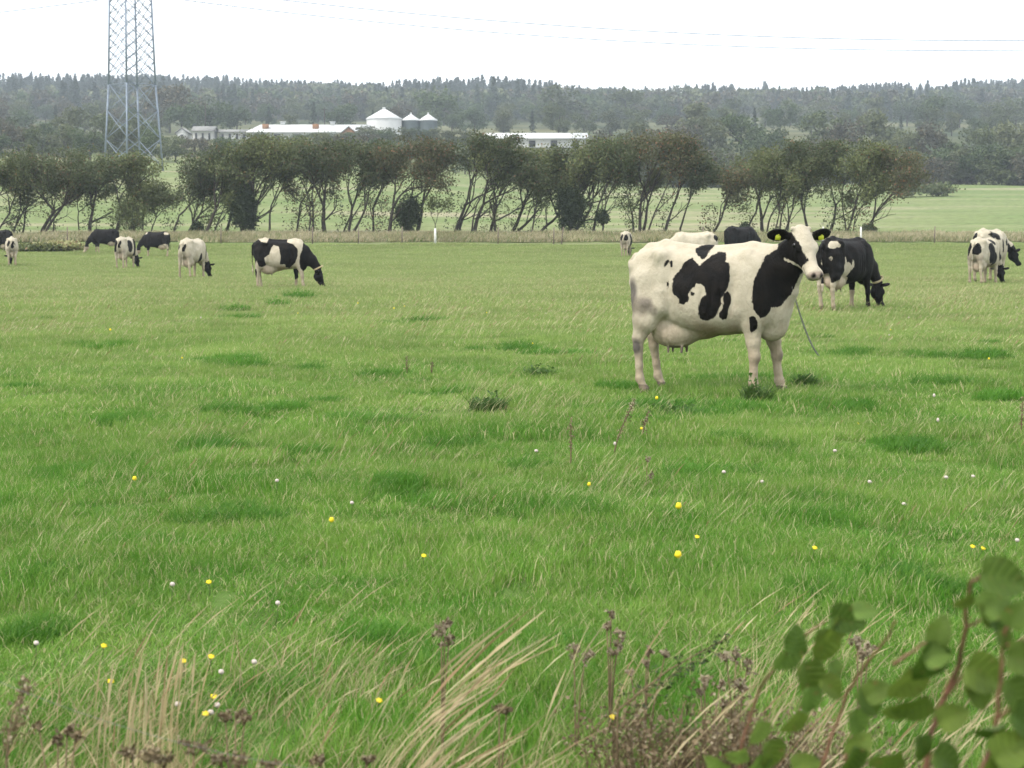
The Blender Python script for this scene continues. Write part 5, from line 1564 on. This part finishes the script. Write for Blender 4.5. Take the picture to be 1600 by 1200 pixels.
flowerhead_plant([(352, 1118, .9), (368, 1114, 1.0), (383, 1122, .8)], 3.8, "dead umbrella headed plant standing above the brown domed heads", w=.022)
flowerhead_plant([(780, 1106, .9), (792, 1108, .8)], 4.0, "small flat topped dead plant right of the straw plumes", w=.022)
flowerhead_plant([(500, 1186, .8), (575, 1184, .6)], 3.5, "small brown heads among the bases of the straw tufts", w=.022)
flowerhead_plant([(105, 1140, .8), (118, 1150, .9), (90, 1155, .8), (60, 1132, .5)], 3.5, "reddish brown dead weed in the lower left corner", w=.02)
T = dict(name="dead_thistle", mat=M_fluff, flat=.9, n=90, sz=.011)
flowerhead_plant([(897, 1014, .9), (915, 1024, .9)], 4.6, "dead thistle with two round fluffy heads, leftmost of the thistles", w=.030, **T)
flowerhead_plant([(955, 958, .6), (948, 978, .6), (968, 990, .7), (966, 1006, .7), (958, 1020, .6)], 4.9, "tall dead thistle with heads up one side, right of the round headed one", w=.028, **T)
flowerhead_plant([(1012, 718, .5), (1018, 742, .6), (1010, 760, .5)], 10.0, "far dead thistle in the middle of the pasture below the big cow", w=.045, **T)
flowerhead_plant([(1135, 1026, .8), (1150, 1022, .7), (1168, 1040, .9), (1155, 1068, .9), (1160, 1082, .8)], 4.3, "dead thistle with tan heads left of the shrub", w=.026, **T)
flowerhead_plant([(690, 985, .8), (702, 1000, .9), (696, 975, .6)], 4.5, "dead thistle head leaning over the straw plumes", w=.028, **T)
flowerhead_plant([(1340, 1005, .8), (1358, 1012, .9), (1348, 1022, .7)], 4.2, "dead thistle heads seen between the shrub's branches", w=.026, **T)
flowerhead_plant([(1100, 1062, .7), (1095, 1080, .7), (1125, 1070, .7), (1130, 1100, .6)], 4.1, "tangled dead thistle close left of the shrub", w=.024, **T)
flowerhead_plant([(1015, 1016, .6), (1040, 1020, .6), (1010, 1034, .6), (985, 1050, .5)], 4.3, "dead thistle with small heads beside the grey feathery weed", w=.022, **T)
# dead brown undergrowth, lower right
src = []
for i in range(3):
    tips = []; mb = MB(); r_ = np.random.RandomState(900 + i)
    for k in range(5):
        grow(mb, np.array([r_.randn() * .06, r_.randn() * .06, -.02]), np.array([r_.randn() * .2 + .15, r_.randn() * .2, 1.0]), .10, .0022, 1, 3, r_, .2, tips, H=.4)
    C = np.vstack(tips); V, Fs, r = leaf_cloud(C, 260, .012, .011, r_)
    Vs = np.vstack(mb.V); Fq = np.array([f for k in mb.F for f in mb.F[k] if len(f) == 4])
    src.append(source("weed_%d" % i, make_mesh("weed_%d" % i, np.vstack([Vs, V]), [np.vstack([Fq, Fs + len(Vs)])], M_brown, False, {"rnd": np.concatenate([np.ones(len(Vs)) * .3, r])})))
pts, sc = [], []
for (u0, u1, y0, y1, n_) in ((980, 1330, 3.4, 4.3, 30), (0, 330, 3.1, 3.6, 30), (330, 540, 3.1, 3.4, 10), (700, 960, 3.2, 3.7, 14), (1300, 1600, 3.4, 4.0, 10), (900, 960, 3.6, 4.0, 3)):
    for k in range(n_):
        y = y0 + (y1 - y0) * rs6.rand(); u = u0 + (u1 - u0) * rs6.rand(); x = P(u, HOR, y)[0]
        pts.append((x, y, float(ground(x, y)))); sc.append(.7 + .7 * rs6.rand())
instancer("dead_undergrowth", src, np.array(pts), rs6.rand(len(pts)) * 6.28, np.array(sc), rs6.randint(0, 3, len(pts)), "tangle of dead brown weeds along the bottom edge of the pasture")

# grey feathery weed, dark weed at left edge
def feather_weed(u0, v0, u1, v1, y, label, mat, n=26, L=.05):
    t0 = np.array(P(u0, v0, y)); t1 = np.array(P(u1, v1, y + .05)); g = float(ground(t0[0], y))
    org = np.array([t0[0], y, g]); s = MB(); a = t0 - org; b = t1 - org; C = []
    s.tube([(0, 0, -.02), a * .5 + np.array([0, 0, 0]), a, (a + b) / 2 + np.array([-.01, 0, .01]), b], [.003, .003, .0028, .002, .001], 5)
    for k in range(n):
        q = k / n; p = a * (1 - q) + b * q; d = rs6.randn(3) * .6 + (b - a) / np.linalg.norm(b - a) * 1.2; d /= np.linalg.norm(d)
        e = p + d * L * (1.2 - q); s.tube([p, e], [.0012, .0008], 3); C += [p * .4 + e * .6, e]
    V, Fs, r = leaf_cloud(np.array(C), 220, .006, .010, rs6)
    o = empty("feathery_weed", tuple(org)); s.build("stem", M_deadstem, o)
    link("foliage", make_mesh("foliage", V, Fs, mat, False, {"rnd": r}), o)
    tag(o, label, "weed", "feathery weeds along the bottom edge")
feather_weed(965, 1110, 1140, 994, 3.9, "grey green feathery weed slanting right at the bottom centre right", M_ivy)
feather_weed(10, 1190, 42, 1060, 3.3, "dark upright feathery weed in the bottom left corner", M_brown)
feather_weed(1060, 1170, 1085, 1060, 4.0, "small green feathery weed below the slanting one", M_lush)

# dock stalks and green weeds standing in the pasture
def dock(u, v, h, label, lean=.1, mat=M_brown, name="dock_stalk"):
    x, y, z = hit(u, v); s = MB(); K = 10
    t = empty(name, (x, y, z))
    line = [np.array([lean * h * q * (.4 + .6 * q), 0, h * q]) for q in np.linspace(0, 1, K)]
    s.tube(line, np.linspace(.006, .003, K), 5); s.build("stem", M_deadstem, t)
    V, Fs, r = leaf_cloud(np.array(line[4:]), 110, (.010, .010, .016), .015, rs6)
    link("seed_head", make_mesh("seed_head", V, Fs, mat, False, {"rnd": r}), t)
    tag(t, label, "weed", "dock stalks in the pasture")
dock(892, 735, .34, "brown dock stalk below the big cow's belly, leftmost of three", .0)
dock(958, 718, .36, "brown dock stalk leaning right, middle of the three below the big cow", .35)
dock(1003, 690, .20, "short brown dock stalk, rightmost of the three below the big cow", .2)
dock(1595, 690, .30, "dark dock stalk at the right edge below the herd pair", .02)
dock(983, 655, .16, "tiny pale seed stalk under the big cow's hind feet", .25, M_fluff)
dock(636, 590, .22, "single dark stalk in the pasture left of the big cow", .0)
dock(675, 590, .16, "small dark stalk just right of the single dark stalk", .0)
def weed(u, v, w, h, label, mat=M_weed, n=420, seed=0):
    w *= .85; h *= .8
    x, y, z = hit(u, v); r_ = np.random.RandomState(seed + 50)
    V, Fs, r = blades(n, w, h, .5, .011, .25, seed + 60, nseg=2, disc=True)
    q = np.column_stack([r_.randn(160) * w * .22, r_.randn(160) * w * .22, np.abs(r_.randn(160)) * h * .45])
    V2, F2, r2 = leaf_cloud(q, 260, .015, .045, r_)
    o = link("green_weed", make_mesh("green_weed", np.vstack([V, V2]), [np.vstack([Fs, F2 + len(V)])], mat, False, {"rnd": np.concatenate([r, r2])}), None, (x, y, z))
    tag(o, label, "weed", "green weeds in the pasture")
weed(1180, 632, .30, .24, "dark green weed right at the big cow's front hoof", seed=1)
weed(1257, 608, .26, .20, "dark green weed just right of the big cow's front feet", seed=2)
weed(762, 645, .36, .17, "dark green weed in the grass left of the big cow's hind feet", seed=3)
weed(842, 592, .34, .16, "flat dark weed farther out, left of the big cow's udder", seed=4)
weed(466, 470, .9, .34, "spiky green weed under the chessboard cow's front legs", M_lush, seed=5, n=700)
weed(432, 482, .6, .26, "smaller spiky weed left of the one under the chessboard cow", M_lush, seed=6)
weed(365, 488, .8, .22, "low spiky weed left of the chessboard cow's feet", M_lush, seed=7)
weed(1052, 655, .5, .14, "low dark weed in the clump below the big cow's belly", seed=8)

# flowers
def flower(u, v, kind, label, group, s=1.0, lift=None):
    x, y, z = hit(u, v + 0); h = lift if lift is not None else .10
    # the head sits where the photograph shows it, the stem drops to the turf
    hx, hy, hz = P(u, v, y - h * y / EYE * .9)
    g = float(ground(hx, hy)); h = max(.05, hz - g)
    t = empty("yellow_flower" if kind == 'y' else "clover_flower", (hx, hy, g))
    st = MB(); st.tube([(0, 0, 0), (.004, 0, h * .5), (0, 0, h)], [.0022, .002, .0018], 4); st.build("stem", M_gstem, t)
    r = (.0095 if kind == 'y' else .0070) * s * (1 + min(hy, 14) / 16); m = MB()
    if kind == 'y':
        n = 12; V = [(0, 0, h + .004)]
        for i in range(n):
            a = i * 2 * math.pi / n; rr = r * (1.0 if i % 2 else .72); V.append((rr * math.cos(a), rr * math.sin(a) , h + .004 + .35 * r))
        V.append((0, 0, h - .006)); m.add(V, [(0, 1 + i, 1 + (i + 1) % n) for i in range(n)] + [(n + 1, 1 + (i + 1) % n, 1 + i) for i in range(n)])
    else:
        th = np.linspace(0, math.pi, 6); V = []
        for a in th:
            for j in range(8):
                q = 1 + .18 * (j % 2); V.append((r * q * math.sin(a) * math.cos(j * .785), r * q * math.sin(a) * math.sin(j * .785), h + r * .9 * math.cos(a)))
        m.add(V, [(i * 8 + j, (i + 1) * 8 + j, (i + 1) * 8 + (j + 1) % 8, i * 8 + (j + 1) % 8) for i in range(5) for j in range(8)])
    m.build("petals", M_yellow if kind == 'y' else M_pale, t, kind != 'y')
    t.rotation_euler = (.5 * (1 if kind == 'y' else .2), .1, rs6.rand() * .6)
    tag(t, label, "flower", group)
GY, GW = "yellow flowers in the grass", "white clover flowers in the grass"
near_y = [(286, 1028, "yellow flower, left one of the brightest pair at lower left"), (325, 1022, "yellow flower, right one of the brightest pair at lower left"), (168, 1058, "yellow flower left of the dense tan tuft"),
          (328, 1075, "yellow flower, upper one of the cluster by the white flowers"), (318, 1102, "yellow flower, lower one of the cluster by the white flowers"), (584, 1090, "yellow flower in front of the straw plumes"),
          (155, 1004, "small yellow flower alone at lower left"), (1083, 834, "bright yellow flower in the middle right pasture"), (1510, 848, "yellow flower, left one near the right edge"), (1521, 852, "yellow flower touching the left one near the right edge"),
          (326, 902, "yellow flower alone in the middle left pasture"), (657, 862, "small yellow flower centre left of the pasture"), (945, 1111, "yellow flower below the dead thistles"), (1265, 850, "faint yellow flower above the shrub's left branch"), (1337, 662, "yellow flower below the herd at right"),
          (1240, 720 + 300, "yellow flower low among the shrub's leaves")]
for u, v, l in near_y: flower(u, v, 'y', l, GY)
near_w = [(272, 1098, "white flower, left one of the large pair at lower left"), (333, 1100, "white flower, right one of the large pair at lower left"), (322, 1112, "white flower just below the large pair's right one"), (264, 912, "white clover in the middle left pasture"),
          (430, 941, "white clover right of the middle left one"), (430, 750, "pale clover in the upper left pasture"), (340, 1048, "dim white flower above the large pair"), (392, 1033, "dim white flower right of the brightest yellow pair"), (548, 785, "clover flower left of centre"),
          (834, 704, "white clover in the centre of the pasture"), (1303, 705, "white clover right of the big cow's feet"), (1355, 752, "white clover below the one right of the cow's feet"), (1475, 745, "white clover left one near the right edge"), (1518, 744, "white clover right one near the right edge"),
          (1585, 843, "large white clover at the right edge"), (1128, 737, "clover flower below the big cow's front legs"), (1188, 752, "clover flower right of the one below the cow's front legs"), (1410, 787, "dim clover right of centre"), (52, 1004, "dim white flower at the left edge")]
for u, v, l in near_w: flower(u, v, 'w', l, GW)
src = []
for i, (mt, rr) in enumerate(((M_yellow, .009), (M_pale, .007))):
    b = MB(); b.tube([(0, 0, .088), (0, 0, .094), (0, 0, .104)], [rr * .4, rr, rr * .6], 6)
    src.append(source("bloom_%d" % i, b.mesh("bloom", mt)))
p = scatter_grid(5, 34, 1.0, 1.0, 61, 1.1); p = p[rs6.rand(len(p)) < .08]
instancer("distant_flowers", src, p, rs6.rand(len(p)) * 6, 1.0 + rs6.rand(len(p)), rs6.randint(0, 2, len(p)), "tiny yellow and white flowers sprinkled through the farther grass")

# loose fence wire crossing the lower left
def near_wire():
    a = np.array(P(40, 1082, 3.1)); b = np.array(P(520, 1206, 3.0)); o = (a + b) / 2; m = MB()
    q = [a - o + (b - a) * t + np.array([0, 0, -.02 * 4 * t * (1 - t)]) for t in np.linspace(-1.2, 1.2, 40)]
    m.tube(q, .0004, 5)
    tag(m.build("fence_wire", M_steel, None, True, tuple(o)), "thin pale fence wire sloping down across the lower left corner", "wire")
near_wire()

# the shrub: reddish branches with round toothed leaves, close to the lens
def leaf_material(name, a, b, under):
    m, n, out = new_mat(name)
    at_ = N(n, "ShaderNodeAttribute"); at_.attribute_name = "rnd"
    vn = N(n, "ShaderNodeAttribute"); vn.attribute_name = "vein"
    tc = N(n, "ShaderNodeTexCoord"); nz = N(n, "ShaderNodeTexNoise"); nz.inputs['Scale'].default_value = 45; nz.inputs['Detail'].default_value = 5
    n.links.new(tc.outputs['Object'], nz.inputs['Vector'])
    c = mixc(n, at_.outputs['Fac'], a, b)
    v_ = ramp(n, nz.outputs['Fac'], [(.3, (.8, .8, .8)), (.7, (1.15, 1.15, 1.1))])
    c = mixc(n, 1.0, c, v_, 'MULTIPLY')
    wv = N(n, "ShaderNodeMath", operation='SINE'); ml = N(n, "ShaderNodeMath", operation='MULTIPLY'); ml.inputs[1].default_value = 40.0
    n.links.new(vn.outputs['Fac'], ml.inputs[0]); n.links.new(ml.outputs[0], wv.inputs[0])
    pw = N(n, "ShaderNodeMapRange"); pw.inputs['From Min'].default_value = .75; pw.inputs['From Max'].default_value = 1.0; pw.inputs['To Max'].default_value = .22
    n.links.new(wv.outputs[0], pw.inputs['Value'])
    c = mixc(n, pw.outputs[0], c, tuple(min(1, q * 1.8) for q in b))
    ns = N(n, "ShaderNodeTexNoise"); ns.inputs['Scale'].default_value = 120; ns.inputs['Detail'].default_value = 2
    n.links.new(tc.outputs['Object'], ns.inputs['Vector'])
    sp_ = N(n, "ShaderNodeMapRange"); sp_.inputs['From Min'].default_value = .66; sp_.inputs['From Max'].default_value = .72; sp_.inputs['To Max'].default_value = .8
    n.links.new(ns.outputs['Fac'], sp_.inputs['Value'])
    geo = N(n, "ShaderNodeNewGeometry"); c = mixc(n, geo.outputs['Backfacing'], c, under)
    c = mixc(n, sp_.outputs[0], c, (.16, .10, .035))
    d = N(n, "ShaderNodeBsdfPrincipled"); d.inputs['Roughness'].default_value = .6; d.inputs['Specular IOR Level'].default_value = .22
    t = N(n, "ShaderNodeBsdfTranslucent"); mx = N(n, "ShaderNodeMixShader"); mx.inputs[0].default_value = .35
    n.links.new(c, d.inputs['Base Color']); n.links.new(c, t.inputs['Color'])
    bp = N(n, "ShaderNodeBump"); bp.inputs['Strength'].default_value = .35; bp.inputs['Distance'].default_value = .0015; n.links.new(wv.outputs[0], bp.inputs['Height']); n.links.new(bp.outputs[0], d.inputs['Normal'])
    n.links.new(d.outputs[0], mx.inputs[1]); n.links.new(t.outputs[0], mx.inputs[2]); n.links.new(mx.outputs[0], out.inputs['Surface'])
    return m
M_leaf = leaf_material("shrub_leaf", (.042, .085, .010), (.115, .165, .026), (.13, .18, .06))
M_leafy = leaf_material("young_leaf", (.09, .16, .03), (.15, .22, .045), (.13, .19, .06))
M_red = simple("red_brown_twig", (.16, .075, .045), rough=.6, var=.3, scale=60)
def leaf_geo(L, W, fold, curl, rs):
    """broad pointed leaf, 9 x 7 grid, along +x from its stalk"""
    nx, ny = 10, 8; V, vein = [], []
    for i in range(nx + 1):
        t = i / nx
        w = W * .5 * (math.sin(math.pi * min(1, t ** .72)) ** .62) * (1 - .12 * t) * (1 + .05 * (t * 11 % 1.0))
        if i in (0, nx): w = .0006
        for j in range(ny + 1):
            s_ = j / ny * 2 - 1
            x = t * L - abs(s_) * .10 * L * (1 - t) * (t > 0)
            V.append((x, s_ * w, abs(s_) * w * fold - curl * L * t * t + .05 * W * math.sin(t * 9 + s_ * 2) * (s_ ** 2)))
            vein.append(t - abs(s_) * .22)
    Fs = [(i * (ny + 1) + j, (i + 1) * (ny + 1) + j, (i + 1) * (ny + 1) + j + 1, i * (ny + 1) + j + 1) for i in range(nx) for j in range(ny)]
    return np.array(V), np.array(Fs), np.array(vein)
def shrub(branches, leaves, label, y0):
    xs = P(branches[0][0][0][0], 1200, y0)[0]; g = float(ground(xs, y0))
    org = np.array([xs, y0, g]); t = empty("leafy_shrub", tuple(org)); s = MB()
    for pts, r in branches:
        q = [np.array(P(u, v, y)) - org for u, v, y in pts]
        if pts[0][1] >= 1195: q = [np.array([q[0][0] + .02, q[0][1] * .5 + .02, 0.0]), np.array([q[0][0] + .02, q[0][1], q[0][2] * .5])] + q
        rr = np.linspace(r * 1.2, r * .5, len(q))
        fine = []
        for a, b in zip(q[:-1], q[1:]):
            for k in range(3): fine.append(a + (b - a) * k / 3 + rs6.randn(3) * .0012)
        fine.append(q[-1]); s.tube(fine, np.linspace(r * 1.2, r * .5, len(fine)), 7)
    s.build("branches", M_red, t, True)
    for tone in (0, 1):
        VV, FF, RR, NN = [], [], [], []; base = 0
        for (u, v, y, L, ang, tilt, tn) in leaves:
            if tn != tone: continue
            Lm = L * .80 * y / F
            V, Fs, vein = leaf_geo(Lm, Lm * (.80 + .12 * rs6.rand()), .30 + .2 * rs6.rand(), .12 + .25 * rs6.rand(), rs6)
            # ang: direction of the tip in the picture (0 = right, 90 = up); tilt: how far the blade faces the lens
            M = Matrix.Rotation(R(-ang), 3, 'Y') @ Matrix.Rotation(R(tilt), 3, 'X')
            V = V @ np.array(M).T
            c = V.mean(0); V = V - c + np.array(P(u, v, y)) - org
            VV.append(V); FF.append(Fs + base); RR.append(np.full(len(V), rs6.rand())); NN.append(vein); base += len(V)
        if VV:
            link("leaves", make_mesh("leaves", np.vstack(VV), [np.vstack(FF)], M_leafy if tone else M_leaf, True, {"rnd": np.concatenate(RR), "vein": np.concatenate(NN)}), t)
    tag(t, label, "shrub", "leafy shrubs in the near corner")
# left branch
shrub([([(1280, 1205, 2.2), (1300, 1150, 2.2), (1325, 1080, 2.2), (1345, 1050, 2.18), (1385, 1000, 2.15), (1400, 970, 2.12), (1296, 1130, 2.2)][:6], .0028)],
      [(1228, 1030, 2.18, 66, 235, 70, 1), (1245, 1000, 2.15, 60, 100, 60, 0), (1325, 968, 2.12, 78, 350, 70, 0), (1305, 985, 2.12, 62, 250, 60, 0), (1288, 1010, 2.15, 80, 265, 75, 0), (1352, 955, 2.1, 52, 10, 50, 1), (1305, 1048, 2.15, 46, 300, 60, 1),
       (1265, 1062, 2.14, 82, 290, 65, 0), (1300, 1075, 2.12, 60, 320, 60, 0), (1240, 1130, 2.2, 62, 240, 60, 0), (1185, 1145, 2.22, 58, 250, 60, 1), (1205, 1180, 2.2, 70, 280, 60, 0), (1180, 1200, 2.2, 66, 240, 60, 1)],
      "leafy shrub shoot with round leaves, leftmost at the bottom right, leaning right", 2.2)
# rebuild of its stem line is done in the list below: the left shoot's stem follows the leaves
shrub([([(1155, 1205, 2.3), (1165, 1140, 2.3), (1185, 1080, 2.28), (1210, 1045, 2.2), (1250, 1000, 2.15), (1290, 970, 2.12)], .0026), ([(1325, 1205, 2.1), (1322, 1180, 2.1), (1330, 1150, 2.1)], .0035)],
      [(1265, 1095, 2.1, 60, 270, 70, 1), (1360, 1095, 2.08, 76, 310, 65, 0), (1372, 1080, 2.05, 60, 30, 60, 0), (1340, 1130, 2.1, 66, 285, 70, 1), (1345, 1165, 2.08, 62, 60, 60, 0), (1330, 1190, 2.05, 70, 250, 60, 0), (1150, 1180, 2.25, 50, 200, 60, 1), (1120, 1195, 2.25, 56, 160, 55, 1), (1260, 1195, 2.1, 60, 20, 60, 0)],
      "thin reddish shrub shoot left of the middle one, with yellowish leaves at its foot", 2.3)
# middle branch, with the large folded leaves
shrub([([(1445, 1205, 1.9), (1455, 1150, 1.9), (1475, 1090, 1.9), (1500, 1040, 1.88), (1508, 980, 1.85), (1518, 910, 1.82), (1530, 900, 1.8)], .0040), ([(1475, 1090, 1.9), (1500, 1060, 1.88), (1530, 1035, 1.86)], .0022), ([(1395, 1040, 1.95), (1430, 1015, 1.95), (1455, 1000, 1.95)], .0020), ([(1508, 985, 1.85), (1530, 970, 1.84), (1545, 965, 1.83)], .0018)],
      [(1555, 940, 1.8, 74, 40, 70, 1), (1505, 940, 1.82, 46, 220, 60, 0), (1570, 905, 1.78, 105, 350, 60, 0), (1545, 960, 1.8, 62, 290, 65, 0), (1560, 985, 1.8, 64, 300, 50, 0), (1470, 985, 1.86, 64, 80, 60, 0), (1450, 1035, 1.86, 92, 250, 75, 0), (1415, 1070, 1.88, 84, 235, 70, 0), (1465, 1025, 1.85, 62, 20, 60, 1),
       (1425, 1105, 1.88, 82, 210, 60, 0), (1490, 1120, 1.86, 70, 25, 60, 0), (1540, 1055, 1.82, 96, 335, 75, 0), (1530, 1085, 1.82, 74, 300, 70, 0), (1440, 1170, 1.88, 60, 280, 60, 0), (1400, 1110, 1.9, 60, 200, 60, 0), (1385, 1190, 1.9, 74, 200, 60, 0), (1480, 1190, 1.86, 76, 330, 60, 0)],
      "tallest shrub shoot at the bottom right with a thick red brown stem and folded leaves", 1.9)
shrub([([(1530, 1205, 1.75), (1555, 1150, 1.75), (1562, 1090, 1.74), (1565, 1030, 1.73), (1572, 985, 1.72), (1600, 960, 1.7)], .0030), ([(1572, 1010, 1.72), (1590, 1000, 1.71), (1615, 995, 1.7)], .0016), ([(1562, 1120, 1.74), (1590, 1095, 1.72), (1615, 1080, 1.7)], .0018)],
      [(1590, 960, 1.7, 64, 60, 60, 0), (1600, 1030, 1.7, 80, 350, 70, 0), (1545, 1140, 1.74, 72, 200, 35, 0), (1590, 1090, 1.7, 90, 300, 65, 0), (1585, 1170, 1.7, 96, 30, 60, 0), (1555, 1185, 1.72, 80, 250, 60, 0), (1600, 1130, 1.7, 80, 320, 60, 0), (1570, 1000, 1.72, 50, 290, 60, 0), (1620, 1190, 1.7, 90, 10, 60, 0)],
      "shrub shoot at the very right edge, darkest leaves in the bottom right corner", 1.75)
# ------------------------------------------------------------------ thin haze over the whole valley
def haze():
    m, n, out = new_mat("haze")
    v = N(n, "ShaderNodeVolumePrincipled")
    v.inputs['Color'].default_value = (.80, .91, 1.0, 1)
    v.inputs['Density'].default_value = HAZE
    v.inputs['Anisotropy'].default_value = 0.0
    n.links.new(v.outputs[0], out.inputs['Volume'])
    b = MB(); b.box((0, 1500, 83), (6200, 3600, 170))
    tag(b.build("haze", m), "thin bluish haze over the valley", kind="stuff")
HAZE = 0.00033
haze()
